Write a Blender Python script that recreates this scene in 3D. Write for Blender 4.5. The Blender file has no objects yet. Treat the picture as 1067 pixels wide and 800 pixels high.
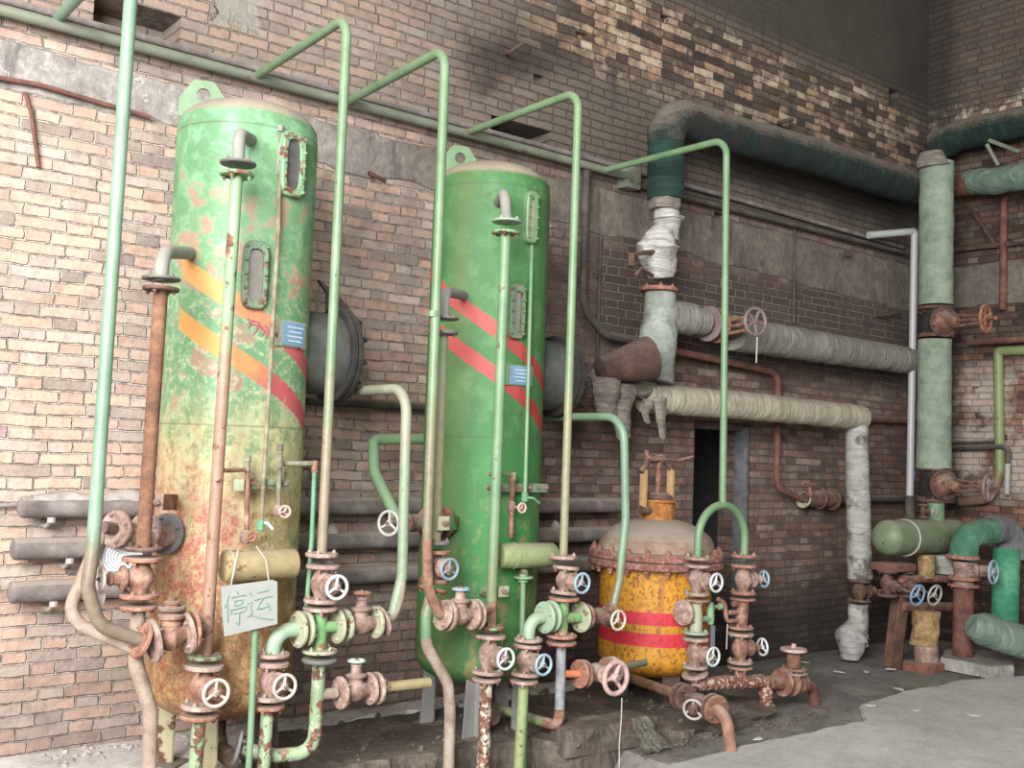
import bpy, bmesh, math, random
from mathutils import Vector as V3, Matrix, noise as mnoise
random.seed(7)
C = bpy.context.scene.collection
SC = bpy.context.scene
PI = math.pi

# ------------------------------------------------------------------ camera
F, CX, CY = 1100.0, 533.5, 400.0
CAM = V3((0, -5.87, 1.70))
_Z = V3((619/F, 17000/F, -1)).normalized()
_X = V3(((1930-CX)/F, -(522-CY)/F, -1)); _X = (_X - _Z*_X.dot(_Z)).normalized()
_Y = _Z.cross(_X)
R = Matrix((_X, _Y, _Z))                       # camera space -> world space
def ray(px, py): return R @ V3(((px-CX)/F, -(py-CY)/F, -1))
def P(px, py, Y=-1.25):
    d = ray(px, py); return CAM + d*((Y-CAM.y)/d.y)
def PX(px, py, X):
    d = ray(px, py); return CAM + d*((X-CAM.x)/d.x)
def PZ(px, py, Z):
    d = ray(px, py); return CAM + d*((Z-CAM.z)/d.z)
cd = bpy.data.cameras.new('camera'); cam = bpy.data.objects.new('camera', cd); C.objects.link(cam)
cd.sensor_width = 36; cd.lens = 36*F/1067; cd.clip_start = .05
cam.matrix_world = Matrix.Translation(CAM) @ R.to_4x4()
SC.camera = cam

# ------------------------------------------------------------------ materials
def lin(c): 
    c = c/255; return c/12.92 if c <= .04045 else ((c+.055)/1.055)**2.4
def S(r, g, b): return (lin(r), lin(g), lin(b), 1)
class NB:
    def __init__(s, name, rough=.7, metal=0):
        s.mat = bpy.data.materials.new(name); s.mat.use_nodes = True
        s.t = s.mat.node_tree; s.b = s.t.nodes['Principled BSDF']
        s.b.inputs['Roughness'].default_value = rough; s.b.inputs['Metallic'].default_value = metal
        s.geo = s.new('ShaderNodeNewGeometry'); s.pos = s.geo.outputs['Position']
        s.obj = s.new('ShaderNodeTexCoord').outputs['Object']
    def new(s, k): return s.t.nodes.new(k)
    def put(s, sock, v):
        if isinstance(v, bpy.types.NodeSocket): s.t.links.new(v, sock)
        else: sock.default_value = v
    def m(s, op, a, b=0.0, c=0.0, clamp=False):
        n = s.new('ShaderNodeMath'); n.operation = op; n.use_clamp = clamp
        s.put(n.inputs[0], a); s.put(n.inputs[1], b); s.put(n.inputs[2], c); return n.outputs[0]
    def step(s, x, a, b):
        n = s.new('ShaderNodeMapRange'); n.interpolation_type = 'SMOOTHSTEP'
        s.put(n.inputs[0], x); n.inputs[1].default_value = a; n.inputs[2].default_value = b; return n.outputs[0]
    def box(s, x, a0, a1, b0, b1):            # soft pulse: 0 before a0, 1 between a1..b0, 0 after b1
        return s.m('MULTIPLY', s.step(x, a0, a1), s.m('SUBTRACT', 1.0, s.step(x, b0, b1)))
    def noise(s, scale, detail=4, rough=.6, vec=None, sc3=None, dist=0, out=0):
        n = s.new('ShaderNodeTexNoise'); v = vec or s.pos
        if sc3:
            q = s.new('ShaderNodeVectorMath'); q.operation = 'MULTIPLY'; s.put(q.inputs[0], v); q.inputs[1].default_value = sc3; v = q.outputs[0]
        s.put(n.inputs['Vector'], v); n.inputs['Scale'].default_value = scale
        n.inputs['Detail'].default_value = detail; n.inputs['Roughness'].default_value = rough; n.inputs['Distortion'].default_value = dist
        return n.outputs[out]
    def mix(s, f, a, b, mode='MIX'):
        n = s.new('ShaderNodeMix'); n.data_type = 'RGBA'; n.blend_type = mode
        s.put(n.inputs[0], f); s.put(n.inputs[6], a); s.put(n.inputs[7], b); return n.outputs[2]
    def ramp(s, f, stops):
        n = s.new('ShaderNodeValToRGB'); e = n.color_ramp.elements
        while len(e) < len(stops): e.new(.5)
        for i, (p, c) in enumerate(stops): e[i].position = p; e[i].color = c
        s.put(n.inputs[0], f); return n.outputs[0]
    def xyz(s, v):
        n = s.new('ShaderNodeSeparateXYZ'); s.put(n.inputs[0], v); return n.outputs
    def vec(s, x, y, z):
        n = s.new('ShaderNodeCombineXYZ'); s.put(n.inputs[0], x); s.put(n.inputs[1], y); s.put(n.inputs[2], z); return n.outputs[0]
    def wn(s, v):
        n = s.new('ShaderNodeTexWhiteNoise'); n.noise_dimensions = '3D'; s.put(n.inputs['Vector'], v); return n.outputs
    def bump(s, h, dist=.004, strength=1):
        n = s.new('ShaderNodeBump'); n.inputs['Distance'].default_value = dist; n.inputs['Strength'].default_value = strength
        s.put(n.inputs['Height'], h); s.put(s.b.inputs['Normal'], n.outputs[0])
    def color(s, c): s.put(s.b.inputs['Base Color'], c)
    def rough(s, r): s.put(s.b.inputs['Roughness'], r)
    def rustcol(s, scale=14, dark=0):
        n = s.noise(scale, 6, .7)
        return s.ramp(n, [(.28, S(54, 38, 32)), (.45, S(92, 64, 52)), (.58, S(128, 88, 66)), (.75, S(150, 114, 96))] if not dark else
                      [(.28, S(34, 24, 22)), (.5, S(64, 42, 34)), (.72, S(104, 78, 66))])
    def dust(s, c, amt, col=(150, 140, 128), lo=.62, hi=1.15):
        if amt <= 0: return c
        nz = s.xyz(s.geo.outputs['True Normal'])[2]
        d = s.m('MULTIPLY', s.step(s.m('ADD', nz, s.m('MULTIPLY', s.noise(9, 4), .5)), lo, hi), amt)
        return s.mix(d, c, S(*col))

def paint(name, col, col2=None, zr=None, rust=.3, rscale=9, rough=.5, dust=.5, dark=0, flake=0, bump=.002, var=.22):
    """old paint: base colour, an optional second colour below a height, rust where the coat has gone"""
    n = NB(name, rough)
    base = S(*col)
    c = n.mix(n.noise(5, 4), n.mix(var, base, S(30, 45, 30)), n.mix(var, base, S(230, 235, 215)))
    if col2:
        z = n.xyz(n.pos)[2]
        f = n.step(n.m('ADD', z, n.m('MULTIPLY', n.m('SUBTRACT', n.noise(6, 5, .7), .5), abs(zr[1]-zr[0])*1.6)), zr[1], zr[0])
        c2 = n.mix(n.noise(22, 5, .7), n.mix(.4, S(*col2), S(60, 45, 30)), n.mix(.25, S(*col2), S(225, 215, 190)))
        c = n.mix(f, c2, c)
    rn = n.noise(rscale, 7, .68)
    th = .72 - rust*.44
    rf = n.step(rn, th, th+.05)
    c = n.mix(rf, c, n.rustcol(20, dark))
    if flake:
        ff = n.step(n.noise(30, 6, .75), .60-flake*.15, .63-flake*.15)
        c = n.mix(ff, c, S(196, 186, 168))
    c = n.dust(c, dust)
    n.color(c); n.rough(n.mix(rf, (rough,)*3+(1,), (.9,)*3+(1,)))
    n.bump(n.m('ADD', n.m('MULTIPLY', rf, -.5), n.noise(60, 4, .7)), bump)
    return n.mat
def rusty(name, a, b, c, scale=14, dust=.45, rough=.85, bump=.003, fleck=None):
    n = NB(name, rough)
    col = n.ramp(n.noise(scale, 7, .7), [(.3, S(*a)), (.5, S(*b)), (.7, S(*c))])
    if fleck: col = n.mix(n.step(n.noise(34, 6, .75), fleck[3], fleck[3]+.04), col, S(*fleck[:3]))
    n.color(n.dust(col, dust)); n.bump(n.noise(70, 5, .7), bump); return n.mat
def plain(name, col, rough=.6, metal=0, var=.15, scale=12, dust=0, bump=.0015):
    n = NB(name, rough, metal)
    n.color(n.dust(n.mix(n.noise(scale, 5, .65), n.mix(var, S(*col), S(20, 20, 20)), n.mix(var, S(*col), S(240, 240, 235))), dust))
    n.bump(n.noise(50, 4), bump); return n.mat
def wrap(name, a, b, c, pitch=.09, axis=0, dust=.5, bump=.012, stain=None, edge=.35, streak=.6, lo=.62, hi=1.15):
    """cloth bandage wound round a pipe: the windings run round the pipe's axis"""
    n = NB(name, .9)
    q = n.xyz(n.pos)
    ww = n.m('ADD', q[axis], n.m('MULTIPLY', n.noise(3, 4), pitch*1.2))
    s = n.m('FRACT', n.m('DIVIDE', ww, pitch))
    ed = n.m('SUBTRACT', 1.0, n.step(s, 0.0, .12))
    sc3 = [1.0, 1.0, 1.0]; sc3[axis] = 6.0
    wr = n.noise(5, 6, .7, sc3=tuple(sc3), dist=.4)
    col = n.ramp(n.m('ADD', n.m('MULTIPLY', wr, streak), n.m('MULTIPLY', n.noise(4, 6, .72), 1-streak)), [(.32, S(*a)), (.5, S(*b)), (.66, S(*c))])
    col = n.mix(n.m('MULTIPLY', ed, edge), col, S(*a))
    if stain: col = n.mix(n.m('MULTIPLY', n.step(n.noise(2.6, 5, .7), .5, .62), .85), col, S(*stain))
    n.color(n.dust(col, dust, (112, 104, 92), lo, hi))
    n.bump(n.m('ADD', n.m('MULTIPLY', s, .5), n.m('ADD', n.m('MULTIPLY', wr, 2.6*streak), n.m('MULTIPLY', n.noise(9, 5, .65, dist=.6), 2.0*(1-streak)))), bump); return n.mat

def brick_material(name, left):
    n = NB(name, .9)
    p = n.xyz(n.pos)
    u0 = n.m('SUBTRACT', p[0], p[1]) if not left else p[0]
    wob = n.noise(2.2, 3, .5, out=1); wq = n.xyz(wob)
    fin = n.noise(26, 4, .6, out=1); fq = n.xyz(fin)
    u = n.m('ADD', u0, n.m('ADD', n.m('MULTIPLY', n.m('SUBTRACT', wq[0], .5), .045), n.m('MULTIPLY', n.m('SUBTRACT', fq[0], .5), .024)))
    z = n.m('ADD', p[2], n.m('ADD', n.m('MULTIPLY', n.m('SUBTRACT', wq[1], .5), .034), n.m('MULTIPLY', n.m('SUBTRACT', fq[1], .5), .018)))
    zr = n.m('DIVIDE', z, .0645); row = n.m('FLOOR', zr); fz = n.m('FRACT', zr)
    jit = n.wn(n.vec(row, 3.3, 1.7))[0]
    uu = n.m('ADD', n.m('DIVIDE', u, .378), n.m('ADD', n.m('MULTIPLY', row, .5), n.m('MULTIPLY', jit, .16)))
    cell = n.m('FLOOR', uu); fu = n.m('FRACT', uu)
    hd = n.m('GREATER_THAN', fu, .6667)
    loc = n.m('MULTIPLY', n.m('SUBTRACT', fu, n.m('MULTIPLY', hd, .6667)), .378)
    wid = n.m('SUBTRACT', .252, n.m('MULTIPLY', hd, .126))
    ex = n.m('MINIMUM', loc, n.m('SUBTRACT', wid, loc))
    ez = n.m('MULTIPLY', n.m('MINIMUM', fz, n.m('SUBTRACT', 1.0, fz)), .0645)
    e = n.m('MINIMUM', ex, ez)
    rnd = n.wn(n.vec(n.m('ADD', n.m('MULTIPLY', cell, 2.0), hd), row, .5)); r1 = rnd[0]; rq = n.xyz(rnd[1])
    e = n.m('ADD', e, n.m('MULTIPLY', n.m('SUBTRACT', rq[2], .5), .003))
    bk = n.step(e, .0022, .0068)                                     # 1 on brick
    x, zz = p[0], p[2]
    wear = n.noise(1.1, 5, .65); spot = n.noise(9, 6, .7); big = n.noise(.55, 4, .6)
    if left:
        pale = n.ramp(r1, [(0, S(168, 140, 126)), (.25, S(188, 158, 141)), (.5, S(196, 166, 146)), (.75, S(184, 162, 152)), (1, S(206, 182, 162))])
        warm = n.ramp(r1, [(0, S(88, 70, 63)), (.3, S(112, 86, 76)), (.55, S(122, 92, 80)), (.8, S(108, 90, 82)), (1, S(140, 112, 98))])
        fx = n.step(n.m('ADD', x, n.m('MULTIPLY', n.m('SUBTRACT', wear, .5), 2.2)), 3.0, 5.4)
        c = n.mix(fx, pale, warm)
        # weathered grey-white bricks in patches
        gy = n.ramp(rq[1], [(0, S(112, 102, 95)), (.5, S(150, 137, 127)), (1, S(178, 164, 152))])
        gmask = n.m('MULTIPLY', n.step(n.m('ADD', n.m('MULTIPLY', wear, .7), n.m('MULTIPLY', rq[0], .35)), n.m('SUBTRACT', .52, n.m('MULTIPLY', n.box(x, 2.2, 2.8, 3.8, 4.8), .10)) if False else .46, .62), n.m('SUBTRACT', .75, n.m('MULTIPLY', n.step(x, 3.8, 5.2), .55)))
        c = n.mix(gmask, c, gy)
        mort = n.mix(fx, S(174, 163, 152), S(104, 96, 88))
    else:
        c = n.ramp(r1, [(0, S(70, 52, 46)), (.3, S(120, 84, 68)), (.6, S(142, 102, 84)), (.8, S(110, 94, 84)), (1, S(160, 136, 118))])
        mort = S(98, 91, 82)
        fx = 1.0
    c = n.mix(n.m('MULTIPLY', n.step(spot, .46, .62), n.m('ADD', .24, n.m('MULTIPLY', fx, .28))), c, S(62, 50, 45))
    c = n.mix(n.m('MULTIPLY', n.step(spot, .40, .30), .40), c, S(214, 200, 184))
    mort = n.mix(n.m('MULTIPLY', n.step(n.noise(14, 4, .7), .47, .58), .68), mort, S(90, 80, 72))  # dark blotches paint the joint shadows into the mortar colour
    c = n.mix(bk, mort, c)
    # --- stains with their own shapes -----------------------------------------------------------
    zn = n.m('ADD', zz, n.m('MULTIPLY', n.m('SUBTRACT', n.noise(1.3, 5, .65), .5), .9))
    xn = n.m('ADD', x, n.m('MULTIPLY', n.m('SUBTRACT', n.noise(1.0, 5, .65), .5), 2.0))
    streak = n.noise(2.2, 5, .65, sc3=(1.6, 1.6, .22))
    if left:
        # grey grime on the masonry above the ring beam, growing to the right
        up = n.step(zn, 3.62, 3.95)
        gr = n.m('MULTIPLY', up, n.m('ADD', .56, n.m('MULTIPLY', n.step(xn, 3.0, 5.6), .34)))
        c = n.mix(gr, c, n.mix(bk, S(70, 64, 56), S(92, 84, 74)))
        # black soot zone under and above the green main
        sm = n.m('MULTIPLY', n.box(n.m('ADD', zz, n.m('MULTIPLY', n.noise(2.4, 5, .7), .4)), 4.15, 4.4, 4.85, 5.1), n.step(xn, 6.2, 7.2))
        c = n.mix(n.m('MULTIPLY', sm, .85), c, S(30, 27, 24))
        sm2 = n.m('MULTIPLY', n.box(n.m('ADD', zn, n.m('MULTIPLY', xn, -.28)), 3.02, 3.22, 3.36, 3.62), n.box(xn, 3.6, 4.4, 6.2, 6.9))
        c = n.mix(n.m('MULTIPLY', sm2, .75), c, S(36, 31, 27))
        # white efflorescence
        ze = n.m('ADD', zz, n.m('MULTIPLY', n.m('SUBTRACT', n.noise(1.8, 6, .7), .5), .55))
        ef = n.m('MULTIPLY', n.box(ze, 4.50, 4.85, 5.30, 5.45), n.box(xn, 4.3, 5.4, 9.5, 10.2))
        c = n.mix(n.m('MULTIPLY', ef, .8), c, n.mix(bk, S(70, 62, 54), n.ramp(n.m('ADD', n.m('MULTIPLY', rq[0], .36), n.m('ADD', n.m('MULTIPLY', n.noise(4, 6, .75, sc3=(.6, 1, 2.2)), .44), n.m('MULTIPLY', spot, .20))), [(.30, S(44, 38, 34)), (.45, S(88, 70, 58)), (.58, S(134, 110, 90)), (.72, S(184, 170, 146))])))
        c = n.mix(n.m('MULTIPLY', ef, n.m('MULTIPLY', n.step(n.m('ADD', n.m('MULTIPLY', spot, .8), n.m('MULTIPLY', rq[0], .22)), .52, .64), .7)), c, n.mix(rq[1], S(168, 130, 100), S(196, 182, 160)))
        # smooth dark render at the very top right
        tp = n.m('MULTIPLY', n.step(n.m('ADD', zz, n.m('MULTIPLY', n.noise(3, 4), .12)), 5.50, 5.62), n.step(xn, 5.6, 6.6))
        c = n.mix(n.m('MULTIPLY', tp, .93), c, n.mix(n.noise(4, 5), S(52, 47, 42), S(82, 75, 66)))
        # grey cement daub, upper left
        dx = n.m('ADD', x, n.m('MULTIPLY', n.m('SUBTRACT', n.noise(5, 4), .5), .3))
        dz = n.m('ADD', zz, n.m('MULTIPLY', n.m('SUBTRACT', n.noise(4, 4), .5), .3))
        db = n.m('MULTIPLY', n.box(dx, 2.26, 2.30, 2.56, 2.60), n.step(dz, 4.12, 4.17))
        c = n.mix(db, c, n.mix(n.noise(12, 5), S(106, 102, 93), S(150, 146, 135)))
        bk = n.m('MULTIPLY', n.m('MULTIPLY', bk, n.m('SUBTRACT', 1.0, n.m('MULTIPLY', tp, .8))), n.m('SUBTRACT', 1.0, n.m('MULTIPLY', db, .85)))
        # damp foot of the wall, soot of the right bay
        ft = n.m('MULTIPLY', n.m('SUBTRACT', 1.0, n.step(zn, .3, .95)), n.m('ADD', .32, n.m('MULTIPLY', n.step(xn, 3.0, 6.8), .5)))
        c = n.mix(ft, c, S(46, 41, 40))
        rb = n.m('MULTIPLY', n.box(zn, 2.3, 2.6, 3.2, 3.5), n.step(xn, 4.6, 5.6))
        c = n.mix(n.m('MULTIPLY', rb, .80), c, n.mix(bk, S(132, 124, 114), n.mix(spot, S(34, 30, 28), S(84, 74, 68))))
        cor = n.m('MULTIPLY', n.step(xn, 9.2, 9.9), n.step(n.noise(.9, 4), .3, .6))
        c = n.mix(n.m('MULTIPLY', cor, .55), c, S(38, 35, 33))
        st = n.m('MULTIPLY', n.step(streak, .56, .70), n.m('ADD', .12, n.m('MULTIPLY', n.step(xn, 4.5, 6.5), .5)))
        c = n.mix(st, c, S(54, 49, 46))
    else:
        tp = n.step(n.m('ADD', zz, n.m('MULTIPLY', n.noise(3, 4), .16)), 5.25, 5.40)
        c = n.mix(n.m('MULTIPLY', tp, .8), c, n.mix(n.noise(5, 5), S(60, 54, 48), S(96, 88, 78)))
        wh = n.box(zn, 4.9, 5.2, 5.3, 5.42)
        c = n.mix(n.m('MULTIPLY', wh, n.m('MULTIPLY', n.step(spot, .45, .6), .8)), c, S(200, 188, 166))
        sm = n.box(zn, 2.5, 3.0, 4.7, 5.1)
        c = n.mix(n.m('MULTIPLY', sm, .6), c, S(38, 34, 30))
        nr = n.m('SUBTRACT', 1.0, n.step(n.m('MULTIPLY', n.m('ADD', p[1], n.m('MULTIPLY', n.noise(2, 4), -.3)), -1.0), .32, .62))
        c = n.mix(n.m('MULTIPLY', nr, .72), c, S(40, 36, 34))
        wp = n.m('MULTIPLY', n.box(zn, 1.35, 1.6, 2.6, 2.8), n.step(n.noise(2.4, 4), .42, .55))
        c = n.mix(n.m('MULTIPLY', n.m('MULTIPLY', wp, n.m('SUBTRACT', 1.0, nr)), .55), c, S(198, 188, 174))
        ft = n.m('SUBTRACT', 1.0, n.step(zn, .3, .9))
        c = n.mix(n.m('MULTIPLY', ft, .6), c, S(44, 40, 38))
    n.color(c)
    h = n.m('ADD', n.m('MULTIPLY', bk, n.m('ADD', .7, n.m('MULTIPLY', rq[1], .5))), n.m('MULTIPLY', n.noise(24, 5, .7), .55))
    n.bump(h, .020)
    return n.mat

def tank_paint(name, second):
    """green shell with two slanting warning bands; primer, rust and limewash lower down"""
    n = NB(name, .62)
    o = n.xyz(n.obj); z = o[2]
    ang = n.m('MULTIPLY', n.m('ARCTAN2', o[0], n.m('MULTIPLY', o[1], -1.0)), 180/PI)   # 0 = toward -Y, + to the right
    n1 = n.noise(2.3, 6, .65, vec=n.obj); n2 = n.noise(8, 7, .7, vec=n.obj); n3 = n.noise(26, 6, .72, vec=n.obj)
    drip = n.noise(5, 5, .65, vec=n.obj, sc3=(3, 3, .35))
    if not second:
        g = n.mix(n1, S(72, 116, 78), S(114, 154, 114))
        mint = n.m('MULTIPLY', n.step(n2, .46, .58), .5); g = n.mix(mint, g, S(130, 178, 142))
        zz = n.m('ADD', z, n.m('MULTIPLY', n.m('SUBTRACT', n1, .5), .9))
        pr = n.m('MULTIPLY', n.step(n.m('ADD', n.m('MULTIPLY', n2, .7), n.m('MULTIPLY', n1, .4)), .575, .63), n.box(zz, 1.2, 1.6, 2.95, 3.1))
        c = n.mix(n.m('MULTIPLY', pr, .8), g, n.mix(n3, S(140, 104, 88), S(172, 122, 108)))
        lime = n.m('MULTIPLY', n.m('SUBTRACT', 1.0, n.step(zz, 1.5, 2.0)), n.step(n.m('ADD', n.m('MULTIPLY', n2, .6), n.m('MULTIPLY', drip, .5)), .46, .58))
        c = n.mix(n.m('MULTIPLY', lime, .85), c, n.mix(n3, S(176, 166, 118), S(216, 210, 164)))
        lw = n.m('SUBTRACT', 1.0, n.step(zz, 1.3, 2.1)); n4 = n.noise(16, 9, .82, vec=n.obj)
        c = n.mix(n.m('MULTIPLY', lw, n.step(n.noise(5, 6, .75, vec=n.obj), .38, .56)), c, n.ramp(n4, [(.36, S(104, 84, 52)), (.46, S(160, 142, 92)), (.54, S(180, 168, 124)), (.64, S(136, 94, 64))]))
        ros = n.m('MULTIPLY', n.m('SUBTRACT', 1.0, n.step(zz, 1.3, 1.75)), n.m('SUBTRACT', 1.0, n.step(n.m('ADD', ang, n.m('MULTIPLY', n2, 60.0)), -8.0, 40.0)))
        c = n.mix(n.m('MULTIPLY', ros, n.m('SUBTRACT', 1.0, n.step(n4, .46, .60))), c, n.ramp(n4, [(.34, S(128, 66, 56)), (.48, S(184, 112, 98)), (.6, S(206, 150, 128))]))
        ru = n.m('SUBTRACT', 1.0, n.step(n.m('ADD', zz, n.m('MULTIPLY', n.m('SUBTRACT', n2, .5), .9)), .75, 1.25))
        c = n.mix(n.m('MULTIPLY', ru, n.step(n3, .36, .52)), c, n.ramp(n4, [(.34, S(78, 50, 34)), (.46, S(136, 88, 54)), (.56, S(170, 118, 70)), (.66, S(206, 176, 128))]))
        c = n.mix(n.m('MULTIPLY', n.m('MULTIPLY', n.step(n3, .50, .62), n.m('SUBTRACT', 1.0, n.step(zz, 2.2, 3.0))), .45), c, S(206, 206, 166))
        c = n.mix(n.m('MULTIPLY', n.step(n.m('ADD', n.m('MULTIPLY', drip, .6), n.m('MULTIPLY', n3, .4)), .50, .60), n.m('ADD', .18, n.m('MULTIPLY', n.m('SUBTRACT', 1.0, n.step(zz, 1.2, 2.2)), .32))), c, S(112, 96, 66))
        c = n.mix(n.m('MULTIPLY', n.step(n3, .58, .64), n.m('SUBTRACT', 1.0, n.step(zz, .9, 2.0))), c, n.mix(n2, S(120, 70, 48), S(170, 110, 70)))
        band = [(2.28, S(206, 148, 84), S(182, 80, 88)), (2.02, S(202, 142, 76), S(178, 70, 84))]
        k, wdt = .0037, .105
    else:
        g = n.mix(n1, S(42, 90, 46), S(74, 124, 72))
        g = n.mix(n.m('MULTIPLY', n.step(n2, .48, .62), .4), g, S(94, 140, 92))
        g = n.mix(n.m('MULTIPLY', n.box(z, .6, 1.1, 1.6, 2.0), .5), g, S(40, 122, 58))
        zz = n.m('ADD', z, n.m('MULTIPLY', n.m('SUBTRACT', n1, .5), .9))
        c = g
        mud = n.m('MULTIPLY', n.m('SUBTRACT', 1.0, n.step(zz, 1.0, 1.7)), n.step(n.m('ADD', n.m('MULTIPLY', n2, .55), n.m('MULTIPLY', drip, .5)), .52, .62))
        c = n.mix(n.m('MULTIPLY', mud, .75), c, n.mix(n3, S(112, 104, 62), S(150, 140, 88)))
        ro = n.m('MULTIPLY', n.box(ang, 28.0, 44.0, 58.0, 72.0), n.box(zz, 2.5, 2.9, 3.3, 3.5))
        c = n.mix(n.m('MULTIPLY', ro, .6), c, S(112, 84, 68))
        sp = n.m('MULTIPLY', n.step(n3, .60, .64), n.m('SUBTRACT', 1.0, n.step(zz, 1.2, 2.4)))
        c = n.mix(n.m('MULTIPLY', sp, .7), c, S(120, 78, 52))
        c = n.mix(n.m('MULTIPLY', n.step(n.m('ADD', n.m('MULTIPLY', drip, .6), n.m('MULTIPLY', n3, .4)), .50, .62), .28), c, S(96, 104, 66))
        c = n.mix(n.m('MULTIPLY', n.box(ang, -85.0, -70.0, -62.0, -45.0), .45), c, S(96, 104, 62))
        band = [(2.285, S(176, 74, 72), S(160, 52, 50)), (2.03, S(176, 70, 70), S(162, 42, 48))]
        k, wdt = .0042, .10
    for z0, ca, cb in band:
        d = n.m('ABSOLUTE', n.m('SUBTRACT', n.m('ADD', z, n.m('MULTIPLY', ang, k)), z0))
        f = n.m('SUBTRACT', 1.0, n.step(n.m('ADD', d, n.m('MULTIPLY', n.m('SUBTRACT', n3, .5), .03)), wdt*.47, wdt*.53))
        f = n.m('MULTIPLY', f, n.m('SUBTRACT', 1.0, n.m('MULTIPLY', n.step(n2, .60, .66), .7)))
        f = n.m('MULTIPLY', f, n.m('MULTIPLY', n.step(ang, -80.0, -70.0) if not second else 1.0, .92))
        c = n.mix(f, c, n.mix(n.step(n.m('ADD', ang, n.m('MULTIPLY', n.m('SUBTRACT', n2, .5), 120.0)), -40.0, 20.0), ca, cb))
    # weld seams stay as thin dark lines
    for zs in (3.27, 1.78):
        f = n.m('SUBTRACT', 1.0, n.step(n.m('ABSOLUTE', n.m('SUBTRACT', z, zs)), .003, .007)); c = n.mix(n.m('MULTIPLY', f, .45), c, S(70, 74, 54))
    # dust lying on the dome
    nz = n.xyz(n.geo.outputs['Normal'])[2]
    c = n.mix(n.m('MULTIPLY', n.step(n.m('ADD', nz, n.m('MULTIPLY', n.m('SUBTRACT', n2, .5), .4)), .28, .62), .86), c, S(156, 140, 126))
    n.color(c)
    n.bump(n.m('ADD', n3, n.m('MULTIPLY', n2, .5)), .003)
    return n.mat

def yellow_tank_paint():
    n = NB('yellow tank paint', .55); z = n.xyz(n.obj)[2]
    n2 = n.noise(7, 7, .7); n3 = n.noise(34, 7, .75)
    c = n.mix(n2, S(176, 116, 30), S(214, 156, 46))
    c = n.mix(n.m('MULTIPLY', n.step(n3, .50, .58), n.m('ADD', .45, n.m('MULTIPLY', n.step(n2, .4, .55), .5))), c, n.mix(n2, S(84, 48, 28), S(146, 88, 42)))
    c = n.mix(n.m('MULTIPLY', n.step(n.noise(5, 5, .65, vec=n.obj, sc3=(3, 3, .3)), .5, .62), .5), c, S(128, 78, 38))
    for z0, w in ((.638, .042), (.50, .044)):
        d = n.m('ABSOLUTE', n.m('SUBTRACT', z, z0))
        f = n.m('SUBTRACT', 1.0, n.step(n.m('ADD', d, n.m('MULTIPLY', n.m('SUBTRACT', n3, .5), .01)), w-.003, w+.003))
        c = n.mix(n.m('MULTIPLY', f, .95), c, n.mix(n.step(n3, .52, .62), S(196, 40, 62), S(150, 40, 44)))
    n.color(c); n.bump(n3, .004); return n.mat

# ------------------------------------------------------------------ geometry helpers
def frame(d):
    d = d.normalized(); a = V3((0, 0, 1)) if abs(d.z) < .9 else V3((1, 0, 0))
    u = d.cross(a).normalized(); return u, d.cross(u).normalized(), d
def fillet(pts, r, n=7):
    if isinstance(r, (int, float)): r = [r]*len(pts)
    out = [pts[0]]
    for i in range(1, len(pts)-1):
        a, b, c = pts[i-1], pts[i], pts[i+1]
        u = (a-b); v = (c-b); lu, lv = u.length, v.length; u.normalize(); v.normalize()
        ang = u.angle(v)
        if ang > PI-.03 or r[i] <= 0: out.append(b); continue
        t = min(r[i]/math.tan(ang/2), lu*(.96 if i == 1 else .49), lv*(.96 if i == len(pts)-2 else .49)); rr = t*math.tan(ang/2)
        ctr = b + (u+v).normalized()*(rr/math.sin(ang/2))
        s, e = b+u*t-ctr, b+v*t-ctr; tot = s.angle(e)
        for k in range(n+1):
            w = k/n; out.append(ctr + (s*math.sin((1-w)*tot)+e*math.sin(w*tot))/math.sin(tot) if tot > 1e-4 else b)
    out.append(pts[-1]); return out
def resample(pts, step):
    out = [pts[0]]
    for a, b in zip(pts, pts[1:]):
        n = max(1, int((b-a).length/step))
        out += [a.lerp(b, k/n) for k in range(1, n+1)]
    return out
def tube(bm, pts, r, seg=14, closed=False, caps=True, wob=0, wfreq=9, fat=None):
    n = len(pts); rs = r if isinstance(r, (list, tuple)) else [r]*n
    rings = []; u = None
    for i, p in enumerate(pts):
        a = pts[i-1] if (i or closed) else p; b = pts[(i+1) % n] if (i < n-1 or closed) else p
        d = (b-a).normalized()
        if u is None: u = frame(d)[0]
        else: u = (u - d*u.dot(d)).normalized()
        v = d.cross(u); ring = []
        for k in range(seg):
            t = 2*PI*k/seg; o = u*math.cos(t)+v*math.sin(t); q = p+o*rs[i]
            if wob: q += o*(rs[i]*wob*(mnoise.noise(q*wfreq)+.5*mnoise.noise(q*wfreq*2.7)))
            ring.append(bm.verts.new(q))
        rings.append(ring)
    m = n if closed else n-1
    for i in range(m):
        A, B = rings[i], rings[(i+1) % n]
        for k in range(seg): bm.faces.new((A[k], A[(k+1) % seg], B[(k+1) % seg], B[k]))
    if caps and not closed:
        bm.faces.new(rings[0][::-1]); bm.faces.new(rings[-1])
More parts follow.
